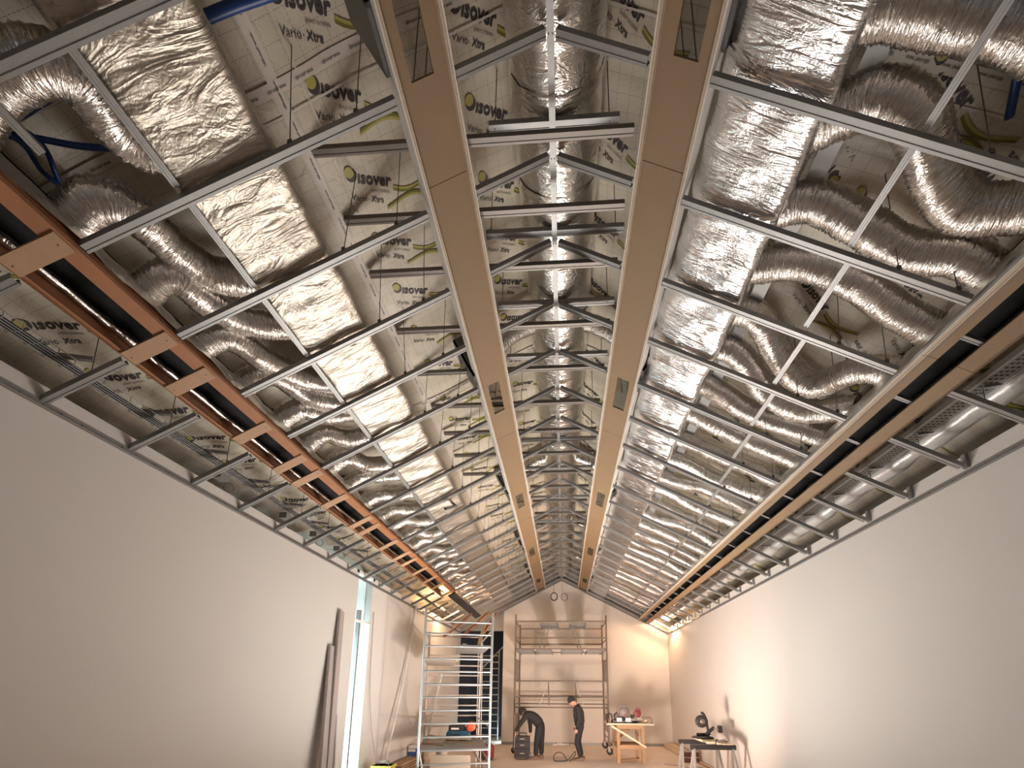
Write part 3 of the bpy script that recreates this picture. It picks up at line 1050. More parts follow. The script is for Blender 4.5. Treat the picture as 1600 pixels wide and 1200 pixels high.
t = thing('perforated_tray', (3.3, 7.5, 4.1), 'perforated grey steel cable tray running near the right wall', 'cable tray')
mb = MB().box((3.24, 1.0, 4.16), (3.42, 14.5, 4.163)).box((3.24, 1, 4.163), (3.243, 14.5, 4.21)).box((3.417, 1, 4.163), (3.42, 14.5, 4.21))
mb.build('tray_floor', M['tie'], t)
for x in (3.238, 3.42):
    MB().box((x, 1, 4.155), (x+.006, 14.5, 4.163)).build('tray_lip', M['alu'], t)
q = MB()
for i in range(330):
    y = 1.1+i*.04
    for x in (3.275, 3.315, 3.355): q.box((x, y, 4.1585), (x+.024, y+.014, 4.1595))
tag(q.build('perforations', M['black'], t), kind='stuff')

# padded foil insulation roll beside the right wall
mb = MB()
V = []
ny = 230
pf = [(3.46, 4.02), (3.50, 3.985), (3.57, 3.965), (3.64, 3.99), (3.68, 4.05), (3.66, 4.14), (3.56, 4.19), (3.47, 4.14)]
for j in range(ny+1):
    y = 2.9+11.6*j/ny
    for i, (x, z) in enumerate(pf):
        w = .030*noise.noise(Vector((x*4, y*2.3, z*3)))+.014*noise.noise(Vector((x*9, y*9, z*9)))
        pinch = .6+.4*min(1, abs(((y+.3) % 1.25)-.62)*6)
        V.append((3.55+(x-3.57)*pinch+w*.4-.01, y, 4.17+(z-4.08)*pinch*.7+w))
mb.add(V, [(j*8+i, j*8+(i+1) % 8, (j+1)*8+(i+1) % 8, (j+1)*8+i) for j in range(ny) for i in range(8)], 0, True)
mb.add(V[:8], [tuple(range(8))])
tag(mb.build('foil_insulation', M['satin']), 'pinched silver foil insulation roll lying along the top of the right wall', 'insulation')
# folded foil on the left
mb = MB()
V = []
for j in range(ny+1):
    y = .8+13*j/ny
    for i in range(6):
        w = .030*noise.noise(Vector((i*1.2, y*2.9, 3)))+.012*noise.noise(Vector((i*2.2, y*9, 7)))
        V.append((-3.76-.07*i-w*.5, y, 4.02+.035*i+w*.6))
mb.add(V, [(j*6+i, j*6+i+1, (j+1)*6+i+1, (j+1)*6+i) for j in range(ny) for i in range(5)], 0, True)
tag(mb.build('grey_fleece', M['greyp']), 'dull grey sheet folded behind the top of the left wall', 'insulation')

# small brown junction boxes over the left wall
for i, k in enumerate((3.45, 5.2, 6.3, 7.35)):
    y = Y0+k*SP
    t = thing('junction_box', (-3.58, y, 4.0), 'small grey box with looped cable above left wall, %s from camera' % ORD[i], 'junction box', 'junction boxes over the left wall')
    MB().box((-3.64, y-.06, 4.02), (-3.54, y+.06, 4.09)).box((-3.645, y-.065, 4.085), (-3.535, y+.065, 4.095)).build('box', M['greyp'], t)
    MB().tube([(-3.585+.035*math.cos(a_), y+.12+.03*math.cos(a_), 3.985+.05*math.sin(a_)) for a_ in [i_*PI/8 for i_ in range(17)]], .004, 5).build('cable_loop', M['wire'], t)

# blue hoses top left and top right
HOSE = [([(-3.3, 1.56, 4.66), (-2.98, 1.58, 4.82), (-2.72, 1.57, 4.98), (-2.3, 1.55, 5.2), (-1.8, 1.54, 5.44), (-1.5, 1.54, 5.56), (-1.1, 1.53, 5.7)], .028, 'thick blue hose passing above the left duct in the top left corner'),
        ([(-3.2, 1.60, 4.62), (-2.98, 1.61, 4.79), (-2.72, 1.76, 4.93), (-2.5, 1.85, 5.04), (-2.3, 1.9, 5.1)], .016, 'slim blue hose running to the right below the thick one, top left'),
        ([(-3.05, 1.50, 4.75), (-2.93, 1.64, 4.80), (-2.95, 1.77, 4.78), (-2.93, 1.88, 4.78), (-2.9, 2.05, 4.7)], .014, 'left one of two short blue hoses hanging toward the orange channel'),
        ([(-2.98, 1.5, 4.8), (-2.86, 1.67, 4.84), (-2.93, 1.84, 4.80), (-2.90, 1.95, 4.77), (-2.86, 2.08, 4.7)], .014, 'right one of two short blue hoses hanging toward the orange channel'),
        ([(2.12, 1.45, 5.2), (2.21, 1.60, 5.17), (2.31, 1.64, 5.13), (2.42, 1.74, 5.06), (2.55, 1.95, 4.98)], .022, 'blue hose crossing behind a stud in the top right corner')]
for P, r, lb in HOSE:
    tag(MB().tube(spline(P, 8), r, 10).build('blue_hose', M['blue']), lb, 'hose')


# ================================================================== scaffold towers
def pole(mb, A, B, r=.024, n=8, mi=0):
    return mb.tube([A, B], r, n, mi)


def caster(t, x, y, zt):
    mb = MB().lathe([(.03, -.02), (.085, -.022), (.10, -.015), (.10, .015), (.085, .022), (.03, .02)], (x+.02, y, .10), 'y', 20)
    w = mb.build('caster_wheel', M['rubber'], t)
    MB().lathe([(.035, -.024), (.035, .024)], (x+.02, y, .10), 'y', 14).build('hub', M['greyp'], w)
    MB().box((x-.03, y-.035, .10), (x+.03, y-.028, .22)).box((x-.03, y+.028, .10), (x+.03, y+.035, .22)).box((x-.04, y-.035, .215), (x+.04, y+.035, .23)).build('fork', M['greyp'], w)


# the wide brown tower by the far wall
YA, YR = 13.05, 14.45
XL, XR = -1.41, 1.36
t = thing('scaffold_tower', (0, 13.7, 0), 'wide brownish mobile scaffold tower in front of the far gable wall', 'scaffold')
mtb = M['brown_steel']
for x, y, z1 in ((XL, YA, 4.12), (XR, YA, 4.08), (XL, YR, 4.0), (XR, YR, 3.98)):
    pole(MB(), (x, y, .23), (x, y, z1), .026).build('post', mtb, t)
    caster(t, x, y, .23)
for y, zs in ((YA, (3.90, 3.38, 3.06, 2.09, 1.62, 1.32)), (YR, (3.86, 3.34, 3.06, 1.64, 1.38))):
    for z in zs:
        pole(MB(), (XL, y, z), (XR, y, z), .019).build('rail', mtb, t)
for x in (XL, XR):
    for z in (3.9, 3.35, 3.05, 2.75, 2.1, 1.4, 1.1, .45):
        pole(MB(), (x, YA, z), (x, YR, z), .016).build('end_rung', mtb, t)
    for i in range(3):
        y = YA+.3+i*.35
        pole(MB(), (x, y, 2.1), (x, y, 2.75), .014).build('end_bar', mtb, t)
        pole(MB(), (x, y, .6), (x, y, 1.1), .014).build('end_bar', mtb, t)
for x0, x1, z in ((-.67, -.10, 3.86), (.25, .76, 3.86), (-1.36, -.85, 3.03), (-.78, -.30, 3.03), (-.02, .66, 3.03), (.78, 1.28, 3.03)):
    mb = MB().box((x0, YA+.03, z), (x1, YR-.03, z+.02))
    d = mb.build('deck_panel', M['deck'], t)
    mb = MB().box((x0-.01, YA+.02, z-.05), (x0+.02, YR-.02, z)).box((x1-.02, YA+.02, z-.05), (x1+.01, YR-.02, z))
    for q in range(4): mb.box((x0, YA+.2+q*.33, z-.04), (x1, YA+.23+q*.33, z))
    mb.build('deck_frame', M['greyp'], d)
for P in (((-.50, 3.62), (-.68, 3.10)), ((-.38, 3.62), (-.55, 3.10)), ((.28, 3.62), (.50, 3.10)), ((.38, 3.62), (.60, 3.10))):
    pole(MB(), (P[0][0], YA+.35, P[0][1]+.2), (P[1][0], YA+.25, P[1][1]), .014).build('hatch_ladder_rail', M['greyp'], t)
for P in (((-.40, 2.07), (-.66, 1.38)), ((.41, 2.06), (.63, 1.39))):
    pole(MB(), (P[0][0], YA, P[0][1]), (P[1][0], YA, P[1][1]), .013).build('diagonal_brace', M['alu_lit'], t)
    pole(MB(), (P[0][0], YA, P[0][1]), (P[0][0]+.02, YA, 1.38), .018).build('upright', mtb, t)

# the tall aluminium tower on the left
A0, A1, B1, B0 = Vector((-2.72, 8.42, 0)), Vector((-1.42, 8.80, 0)), Vector((-2.13, 11.30, 0)), Vector((-3.42, 10.93, 0))
t = thing('scaffold_tower', (-2.4, 9.9, 0), 'tall light aluminium ladder-frame scaffold tower beside the left wall', 'scaffold')
for a_, b_, top, m in ((A0, A1, 3.45, M['alu']), (B0, B1, 3.30, M['alu_lit'])):
    fr = put('ladder_frame', MB().tube([a_+Vector((0, 0, .12)), a_+Vector((0, 0, top))], .026, 10).tube([b_+Vector((0, 0, .12)), b_+Vector((0, 0, top-.03))], .026, 10)
             .mesh('ladder_frame', m, a_), a_, t)
    z = .42
    while z < 3.25:
        MB().tube([a_+Vector((0, 0, z)), b_+Vector((0, 0, z))], .019, 8).build('rung', m, fr)
        z += .252
    for p in (a_, b_):
        MB().lathe([(.03, 0), (.03, .09), (.05, .10), (.05, .13)], (p.x, p.y, 0), 'z', 12).build('foot', M['greyp'], fr)
mid = lambda a_, b_, k: a_.lerp(b_, k)
for a_, b_ in ((A0, B0), (A1, B1)):
    for z in (3.05, 1.1, .45):
        MB().tube([a_+Vector((0, 0, z)), b_+Vector((0, 0, z))], .018, 8).build('side_rail', M['alu_lit'], t)
for (a_, z0_), (b_, z1_) in (((mid(A0, A1, .27)+Vector((0, .02, 0)), 2.15), (B0, .2)), ((A1, .15), (mid(B0, B1, .6), 1.0)), ((A0, .75), (mid(A0, A1, .1), .15))):
    MB().tube([a_+Vector((0, 0, z0_)), b_+Vector((0, 0, z1_))], .018, 8).build('diagonal_brace', M['alu_lit'], t)


def quad_slab(mb, P, z, th):
    v = [(p.x, p.y, z) for p in P]+[(p.x, p.y, z+th) for p in P]
    return mb.add(v, [(3, 2, 1, 0), (4, 5, 6, 7), (0, 1, 5, 4), (1, 2, 6, 5), (2, 3, 7, 6), (3, 0, 4, 7)])


lad = MB()
for dx in (0, .10):
    lad.tube([Vector((-1.95+dx, 10.2, .1)), Vector((-2.12+dx, 10.9, 3.0))], .014, 6)
for i in range(10):
    k = i/10
    lad.tube([Vector((-1.95-.17*k, 10.2+.7*k, .2+2.9*k)), Vector((-1.85-.17*k, 10.2+.7*k, .2+2.9*k))], .010, 6)
lad.build('inner_ladder', M['alu_lit'], t)
for P, z, m, nm in (([mid(A0, B0, .1), mid(A0, A1, .48)+mid(A0, B0, .1)-A0, mid(A0, A1, .48)+mid(A0, B0, .8)-A0, mid(A0, B0, .8)], 2.40, M['deck'], 'deck_panel'),
                    ([mid(A0, A1, .5)+mid(A0, B0, .1)-A0, mid(A1, B1, .1), mid(A1, B1, .85), mid(A0, A1, .5)+mid(A0, B0, .85)-A0], 2.72, M['greyp'], 'deck_panel'),
                    ([mid(A0, B0, .04), mid(A1, B1, .04), mid(A1, B1, .95), mid(A0, B0, .95)], .66, M['greyp'], 'deck_panel')):
    quad_slab(MB(), P, z, .03).build(nm, m, t)

# tools and timber on the low deck
t = thing('tool_case', (-2.30, 10.2, .69), 'teal blue tool case on the low deck of the aluminium tower', 'case')
MB().box((-2.62, 10.0, .69), (-2.12, 10.3, .86)).box((-2.60, 10.01, .865), (-2.14, 10.29, .90)).build('shell', M['bosch'], t)
MB().tube([(-2.45, 9.99, .82), (-2.45, 9.95, .82), (-2.29, 9.95, .82), (-2.29, 9.99, .82)], .01, 6).build('handle', M['rubber'], t)
MB().box((-2.56, 9.994, .72), (-2.40, 10.0, .78)).build('pale_sticker', M['white'], t)
t = thing('black_case', (-2.45, 10.5, .90), 'small dark case stacked above the teal tool case', 'case')
MB().box((-2.58, 10.05, .90), (-2.25, 10.27, 1.02)).build('shell', M['rubber'], t)
MB().box((-2.52, 10.044, .93), (-2.34, 10.05, .97)).build('pale_sticker', M['white'], t)
t = thing('cable_reel', (-2.05, 10.15, .90), 'orange and black round tool lying on the teal case', 'tool')
MB().lathe([(.02, -.05), (.10, -.05), (.11, -.03), (.11, .03), (.10, .05), (.02, .05)], (-2.07, 10.1, 1.0), 'y', 20).build('disc', M['orange'], t)
MB().tube([(-2.07+.12*math.cos(a_), 10.13, 1.0+.12*math.sin(a_)) for a_ in [-.4+i*.35 for i in range(8)]], .018, 8).build('handle', M['rubber'], t)
for i, (a_, b_, w) in enumerate((((-2.95, 9.4, .71), (-2.45, 9.1, .70), .06), ((-2.9, 9.6, .71), (-2.2, 9.55, .71), .08), ((-3.0, 10.0, .80), (-2.3, 9.9, .71), .05),
                                 ((-2.9, 9.75, .76), (-2.0, 9.75, .76), .07), ((-2.5, 9.35, .74), (-1.8, 9.3, .74), .05))):
    tag(MB().bar(a_, b_, w, .03).build('board_offcut', M['wood_light'] if i % 2 else M['wood']), 'board offcut lying on the low deck, %s in the heap' % ORD[i], 'board', 'board offcuts on the low deck')
t = thing('sheet_pack', (-2.4, 9.6, 0), 'cream pack of sheets standing on the floor inside the aluminium tower', 'sheet pack')
for i in range(4):
    MB().box((-3.0, 10.15+i*.04, 0.02), (-2.1, 10.18+i*.04, .36-.01*i)).build('sheet', M['board'], t)
for i, (x0, y0, z0, x1, y1, z1) in enumerate(((-1.35-.9, 9.2, 2.44, -3.0, 10.6, 2.44), (-2.05, 9.0, 2.78, -2.2, 10.8, 2.78), (-1.75, 9.1, 2.78, -2.05, 11.2, 3.5),
                                              (-2.75, 9.9, 3.05, -2.45, 11.4, 3.85), (-2.3, 10.0, 3.1, -1.95, 11.2, 3.85), (-2.0, 10.4, 3.05, -1.75, 11.3, 3.85))):
    tag(MB().bar((x0, y0, z0), (x1, y1, z1), .07, .035).build('timber_batten', M['ply'] if i > 2 else M['wood_light']),
        'timber batten resting high in the aluminium tower, %s of six' % ORD[i], 'batten', 'battens high in the aluminium tower')
# narrow ladder frame in the dark passage
t = thing('ladder_frame', (-2.7, 16.2, 0), 'narrow aluminium ladder frame standing in the dark passage', 'scaffold')
for x in (-3.08, -2.37):
    pole(MB(), (x, 16.2, .02), (x, 16.2, 3.3), .03).build('post', M['alu'], t)
for i in range(13):
    pole(MB(), (-3.08, 16.2, .2+.24*i), (-2.37, 16.2, .2+.24*i), .02).build('rung', M['alu'], t)
pole(MB(), (-3.08, 16.4, 2.6), (-2.1, 16.4, 3.6), .025).build('brace', M['alu'], t)

# ================================================================== vacuum, boxes, timber by the left wall
t = thing('wet_vacuum', (-1.95, 11.9, 0), 'dark red workshop vacuum on the floor at the foot of the aluminium tower', 'vacuum cleaner')
MB().lathe([(.15, .04), (.16, .06), (.165, .30), (.15, .36), (.10, .40), (.03, .41)], (-1.97, 11.9, 0), 'z', 24).build('drum', M['red'], t)
MB().box((-2.22, 11.76, .05), (-2.05, 11.98, .33)).build('front_panel', M['rubber'], t)
for dx in (-.1, .1): MB().lathe([(.03, -.02), (.04, 0), (.03, .02)], (-1.97+dx, 11.78, .04), 'x', 12).build('caster_wheel', M['rubber'], t)
MB().tube([(-2.05, 11.9, .41), (-2.0, 11.9, .45), (-1.93, 11.9, .45), (-1.88, 11.9, .41)], .012, 8).build('handle', M['rubber'], t)

t = thing('timber_stack', (-3.3, 10.6, 0), 'low stack of orange plywood boards by the left wall', 'timber stack')
for i in range(5):
    MB().box((-3.60+.01*i, 9.2, .012+i*.06), (-3.34+.006*i, 10.6, .06+i*.06)).build('board', M['wood'] if i % 2 else M['ply_piece'], t)
t = thing('carton', (-3.36, 11.1, .31), 'white and blue carton on top of the plywood stack', 'box')
MB().box((-3.58, 10.3, .31), (-3.34, 10.55, .53)).build('box', M['white'], t)
MB().box((-3.585, 10.295, .31), (-3.335, 10.30, .40)).box((-3.40, 10.294, .40), (-3.335, 10.3, .47)).build('blue_print', mat('blue_print', (.04, .10, .30), .5), t)
t = thing('plastic_sack', (-3.05, 11.15, 0), 'crumpled white plastic sack between plywood stack and aluminium tower', 'sack')
mb = MB(); V = []
for i in range(9):
    for j in range(14):
        a_ = 2*PI*j/14
        r = .14*math.sin(PI*(i+.6)/9.5)**.5*(1+.3*noise.noise(Vector((math.cos(a_)*2, math.sin(a_)*2, i*.5))))
        V.append((-3.06+r*math.cos(a_), 11.3+r*math.sin(a_), .01+.42*i/8))
mb.add(V, [(i*14+j, i*14+(j+1) % 14, (i+1)*14+(j+1) % 14, (i+1)*14+j) for i in range(8) for j in range(14)], 0, True)
mb.add(V[:14], [tuple(range(14))[::-1]]).add(V[-14:], [tuple(range(14))])
mb.build('sack', M['white'], t)
t = thing('yellow_crate', (-3.2, 8.1, 0), 'yellow plastic tool crate standing below the bright slot window', 'crate')
MB().box((-3.42, 8.0, .03), (-3.08, 8.25, .47)).box((-3.44, 7.98, .43), (-3.06, 8.27, .47)).build('shell', M['yellowp'], t)
MB().box((-3.40, 7.99, .2), (-3.25, 8.0, .40)).build('label_plate', M['white'], t)
MB().tube([(-3.34, 8.12, .47), (-3.34, 8.12, .53), (-3.16, 8.12, .53), (-3.16, 8.12, .47)], .012, 8).build('handle', M['greyp'], t)
for x in (-3.39, -3.11): MB().box((x-.03, 8.02, 0), (x+.03, 8.23, .03)).build('foot', M['rubber'], t)

# planks leaning on the left wall
for i, (x, yb, yt, zt, w, m) in enumerate(((-3.40, 6.32, 6.55, 2.50, .16, 'plank'), (-3.40, 6.48, 6.73, 3.09, .15, 'plank'), (-3.46, 6.78, 6.86, 1.45, .05, 'alu'))):
    t = thing('leaning_plank', (x, yb, 0), ['shorter grey-brown plank leaning on the left wall, left of the tall one', 'tallest grey-brown plank leaning on the left wall', 'short thin metal strip leaning beside the tall planks'][i],
              'plank', 'planks leaning on the left wall')
    A, B = Vector((x, yb, 0)), Vector((-WL+.03, yt, zt))
    mb = MB().bar(A, B, w, .030, 0, up=(1, 0, 0))
    mb.build('board', M[m], t)
    MB().bar(A+Vector((.0165, -w*.5+.01, 0)), B+Vector((.0165, -w*.5+.01, -.01)), .018, .004, 0, up=(1, 0, 0)).build('dark_edge', M['plank_dark'], t)

# pale cable slung down the left wall
P = spline([(-WL+.04, 10.22, 3.86), (-WL+.05, 10.01, 3.21), (-WL+.08, 9.70, 2.36), (-WL+.10, 9.38, 1.65), (-WL+.12, 9.02, .95), (-WL+.14, 8.62, .03)], 8)
tag(MB().tube(P, .024, 8).build('pale_cable', M['white']), 'thick pale cable slung down the left wall behind the window', 'cable')
P = spline([(-WL+.02, 7.95, 3.3), (-WL+.03, 8.0, 2.0), (-WL+.05, 8.15, 1.2), (-WL+.08, 8.35, .6)], 6)
tag(MB().tube(P, .006, 6).build('thin_cord', M['greyp']), 'thin grey cord hanging at the right edge of the slot window', 'cord')

# ================================================================== work table with two saws
t = thing('work_table', (1.75, 12.1, 0), 'home-made pine work table carrying two saws, right of the scaffold', 'table')
LG = [(1.47, 11.73), (2.10, 11.73), (1.45, 12.52), (2.08, 12.52)]
for x, y in LG:
    MB().box((x-.04, y-.04, 0), (x+.04, y+.04, .95)).build('leg', M['wood'], t)
for (x0, y0), (x1, y1) in ((LG[0], LG[1]), (LG[2], LG[3]), (LG[0], LG[2]), (LG[1], LG[3])):
    for z in (.40, .90):
        MB().bar((x0, y0-.05*(y0 == y1), z), (x1, y1-.05*(y0 == y1), z), .03, .10).build('rail', M['wood'], t)
MB().bar((1.30, 11.66, .92), (2.16, 11.64, .40), .025, .05).build('diagonal_brace', M['wood_light'], t)
MB().bar((1.45, 12.45, .45), (2.0, 12.45, .92), .025, .07).build('diagonal_brace', M['wood'], t)
MB().bar((1.42, 11.75, .9), (1.42, 12.5, .42), .07, .025).build('diagonal_brace', M['wood'], t)
MB().box((1.16, 11.62, .95), (2.38, 12.6, .98)).build('table_top', M['wood_light'], t)
MB().box((1.20, 11.60, .98), (2.42, 11.68, .995)).build('front_rule', M['greyp'], t)

t = thing('bench_saw', (1.65, 12.0, .995), 'dusty grey-brown bench saw with a handle guard on the work table', 'saw')
MB().box((1.36, 11.8, .98), (1.86, 12.3, 1.04)).build('base', M['greyp'], t)
for x in (1.45, 1.68): MB().box((x, 11.75, 1.02), (x+.13, 11.80, 1.12)).build('front_block', M['white'], t)
MB().lathe([(.02, -.15), (.07, -.15), (.085, -.13), (.085, -.03), (.10, -.02), (.10, .04), (.075, .05), (.075, .13), (.05, .15), (.02, .15)], (1.57, 12.0, 1.13), 'x', 18).build('motor_housing', M['plank_dark'], t)
MB().box((1.40, 12.08, 1.04), (1.82, 12.12, 1.13)).build('fence', M['greyp'], t)
MB().lathe([(.02, -.02), (.05, -.02), (.05, .02), (.02, .02)], (1.62, 11.86, 1.08), 'y', 16).build('depth_knob', M['rubber'], t)
gd = MB()
gd.tube([(1.49, 11.95, 1.20), (1.53, 11.95, 1.36), (1.60, 11.95, 1.43), (1.72, 11.95, 1.42), (1.79, 11.95, 1.28), (1.80, 11.95, 1.16)], .03, 8)
gd.build('handle', M['plank_dark'], t)
MB().lathe([(.01, -.015), (.135, -.015), (.135, .015), (.01, .015)], (1.66, 11.92, 1.26), 'y', 24).build('blade_guard', M['plank_dark'], t)
MB().tube([(1.42, 11.9, 1.05), (1.40, 11.9, 1.2), (1.48, 11.9, 1.25)], .02, 8).build('lever', M['rubber'], t)
t = thing('clamp_hook', (1.28, 11.9, .98), 'dark hooked clamp at the left end of the work table', 'clamp')
MB().tube(spline([(1.22, 11.9, .99), (1.20, 11.9, 1.12), (1.23, 11.9, 1.21), (1.31, 11.9, 1.21), (1.34, 11.9, 1.12), (1.33, 11.9, .99)], 4), .018, 8).build('hook', M['rubber'], t)
t = thing('circular_saw', (2.02, 11.95, .98), 'dark red saw standing upright on the work table', 'saw')
MB().lathe([(.01, -.02), (.085, -.02), (.10, -.012), (.10, .012), (.085, .02), (.01, .02)], (2.02, 11.95, 1.22), 'y', 22).build('blade_guard', M['red'], t)
MB().box((1.86, 11.85, .98), (2.00, 12.05, 1.03)).box((1.84, 11.88, 1.1), (1.93, 11.98, 1.2)).build('motor_block', M['rubber'], t)
MB().tube([(1.97, 11.9, 1.30), (2.01, 11.9, 1.37), (2.08, 11.9, 1.33), (2.10, 11.9, 1.24)], .018, 8).build('handle', M['red'], t)
MB().box((1.98, 11.90, .98), (2.10, 12.0, 1.12)).build('stand', M['greyp'], t)
t = thing('wood_wedge', (2.15, 11.9, .98), 'pale wooden wedge beside the red saw on the work table', 'offcut')
MB().add([(2.02, 11.8, .98), (2.28, 11.8, .98), (2.22, 11.8, 1.08), (2.02, 12.0, .98), (2.28, 12.0, .98), (2.22, 12.0, 1.08)],
         [(0, 1, 2), (5, 4, 3), (0, 3, 4, 1), (1, 4, 5, 2), (2, 5, 3, 0)]).build('wedge', M['wood_light'], t)
tag(MB().tube([(2.10, 11.75, 1.14), (2.33, 11.75, 1.14), (2.35, 11.75, 1.12), (2.35, 11.75, .99)], .016, 8).build('bent_pipe', M['brown_steel']),
    'bent brown pipe bracket on the right end of the work table', 'bracket')
t = thing('timber_offcut', (1.75, 12.0, 0), 'brown timber offcut lying on the floor under the work table', 'offcut')
MB().bar((1.52, 11.9, .03), (2.0, 12.15, .03), .08, .05).build('board', M['wood'], t)

# ================================================================== black and grey sawhorses with the mitre saw
for i, (x0, x1, y, z) in enumerate(((2.53, 3.38, 9.8, .805), (2.55, 3.41, 9.0, .795))):
    t = thing('sawhorse', ((x0+x1)/2, y, 0), ['black-topped sawhorse with grey legs, the farther of the pair', 'black-topped sawhorse with grey legs, the nearer of the pair'][i], 'sawhorse', 'black-topped sawhorses')
    MB().box((x0, y-.045, z-.09), (x1, y+.045, z)).build('top_beam', M['rubber'], t)
    for x, s in ((x0+.06, -1), (x1-.06, 1)):
        for q in (-1, 1):
            MB().bar((x, y+q*.02, z-.08), (x+s*.06, y+q*.24, 0), .055, .035, 0, up=(1, 0, 0)).build('leg', M['greyp'], t)
for i, (x0, x1, ya_, yb_, z) in enumerate(((2.87, 3.02, 9.88, 8.98, .81), (3.05, 3.11, 9.95, 8.9, .81), (3.14, 3.32, 10.0, 8.85, .81))):
    tag(MB().box((x0, yb_, z), (x1, ya_, z+[.045, .03, .02][i])).build('pine_board', M['wood_light']),
        'pale pine board across the two sawhorses, %s from the left' % ORD[i], 'board', 'boards across the sawhorses')
t = thing('mitre_saw', (3.0, 9.5, .86), 'black mitre saw with raised round blade guard on the sawhorse boards', 'saw')
MB().box((2.80, 9.38, .86), (3.13, 9.66, .90)).box((2.72, 9.48, .875), (2.80, 9.52, .895)).box((2.86, 9.60, .90), (3.12, 9.63, .96)).build('base', M['rubber'], t)
MB().lathe([(.01, -.022), (.115, -.022), (.13, -.012), (.13, .012), (.115, .022), (.01, .022)], (2.93, 9.45, 1.21), 'y', 28).build('blade_guard', M['rubber'], t)
MB().lathe([(.01, -.026), (.055, -.026), (.055, -.022), (.01, -.022)], (2.95, 9.45, 1.21), 'y', 18).build('motor_cover', M['brown_steel'], t)
MB().tube(spline([(2.93, 9.45, 1.38), (2.97, 9.45, 1.37), (3.02, 9.46, 1.28), (3.05, 9.5, 1.15), (3.08, 9.55, 1.03), (3.12, 9.58, .93)], 4), .026, 10).build('arm', M['rubber'], t)
MB().tube([(3.02, 9.5, .94), (3.16, 9.5, 1.06)], .035, 10).lathe([(.02, -.02), (.025, .02)], (3.17, 9.5, 1.08), 'x', 10).build('hinge', M['rubber'], t)
MB().tube([(3.14, 9.52, 1.05), (3.30, 9.52, 1.045)], .008, 6).build('guide_rod', M['alu'], t)
MB().box((3.29, 9.46, .98), (3.35, 9.58, 1.12)).build('end_grip', M['rubber'], t)
t = thing('cable_knot', (3.17, 9.05, .84), 'small tangle of brown cable on the near sawhorse boards', 'cable')
P = [(3.17+.09*math.cos(a_)*(1+.3*math.sin(a_*2.3)), 9.05+.07*math.sin(a_), .85+.012*math.sin(a_*3)+.002*a_) for a_ in [i*.5 for i in range(40)]]
MB().tube(P, .008, 6).build('cable', M['plank_dark'], t)
# timber along the right wall
for i, (x0, x1, y0, y1, z0, z1) in enumerate(((3.36, 3.62, 12.2, 15.0, .0, .05), (3.34, 3.56, 12.3, 15.0, .052, .10), (3.40, 3.62, 12.4, 14.9, .102, .15))):
    tag(MB().box((x0, y0, z0), (x1, y1, z1)).build('floor_plank', M['wood_light']), 'pale plank in the pile at the foot of the right wall, %s from the bottom' % ORD[i], 'plank', 'planks piled by the right wall')
for i, (z0, y) in enumerate(((.0, 12.0), (.14, 12.02))):
    t = thing('wooden_box', (3.35, y, z0), ['lower dark brown box at the end of the plank pile', 'upper dark brown box at the end of the plank pile'][i], 'box', 'dark boxes at the plank pile')
    MB().box((3.20, y-.1, z0), (3.56, y+.12, z0+.12)).build('box', mat('dark_mahogany', (.07, .02, .012), .5), t)
    MB().box((3.20, y-.1, z0+.122), (3.56, y+.12, z0+.137)).build('pale_lid', M['greyp'], t)
tag(MB().bar((3.50, 11.9, .02), (3.60, 9.6, .02), .03, .03).build('floor_batten', M['wood']), 'thin batten on the floor along the right wall', 'batten')
P = spline([(2.6, 11.6, .01), (2.95, 11.3, .01), (3.1, 11.0, .01), (3.2, 11.15, .01), (3.35, 11.2, .01), (3.45, 10.8, .01), (3.5, 10.5, .01)], 6)
tag(MB().tube(P, .012, 6).build('floor_cable', M['plank_dark']), 'brown cable snaking on the floor behind the sawhorses', 'cable')
P = spline([(1.2, 11.3, .012), (1.6, 10.95, .012), (2.1, 11.1, .012), (2.4, 10.8, .012)], 6)

# cable loops on the floor between the two workers
P = spline([(-.20, 11.80, .012), (-.22, 11.85, .10), (-.15, 11.9, .19), (-.03, 11.95, .20), (.07, 11.95, .12), (.13, 11.9, .02), (.05, 11.82, .012), (-.12, 11.78, .012), (-.2, 11.8, .015),
            (-.1, 11.75, .014), (.1, 11.8, .014), (.16, 11.95, .03), (.24, 12.1, .08), (.33, 12.2, .18), (.36, 12.2, .20), (.36, 12.15, .12), (.28, 12.0, .04), (.20, 11.85, .012)], 8)
tag(MB().tube(P, .011, 6).build('cable_loops', M['rubber']), 'black cable looped on the floor between the two workers', 'cable')
q = MB()
for i in range(26):
    x, y, z = -.35+random.random()*.72, 14.9+random.random()*.15, random.random()*.03
    q.box((x-.03*random.random()-.01, y, z), (x+.04*random.random()+.01, y+.05, z+.03+.03*random.random()))
tag(q.build('rubble', M['white']), 'low heap of white rubble at the foot of the far wall', 'rubble', kind='stuff')

# coils hanging from the ridge
for i, (x, z, r, m, lb) in enumerate(((-.235, 4.78, .105, 'rubber', 'black cable coil hanging on a cord below the ridge, the left one'),
                                      (.10, 4.76, .10, 'brown_steel', 'thinner reddish cable coil hanging below the ridge, the right one'))):
    t = thing('cable_coil', (x, 13.5, z), lb, 'cable coil')
    mb = MB()
    for k in range(3 if i == 0 else 2):
        mb.tube([(x+(r+.006*k)*math.cos(a_)*(.95), 13.5+.012*k+.008*math.sin(3*a_), z+(r*1.15+.007*k)*math.sin(a_)) for a_ in [j*PI/14 for j in range(29)]], .011, 6, cap=False)
    mb.build('coil', M[m], t)
    MB().tube([(x-.01, 13.5, z+r*1.15), (x-.015, 13.5, 5.62)] if i == 0 else [(x-.07, 13.5, z+.09), (x-.07, 13.5, 5.68)], .005, 5).build('cord', M['rubber'] if i == 0 else M['wire'], t)


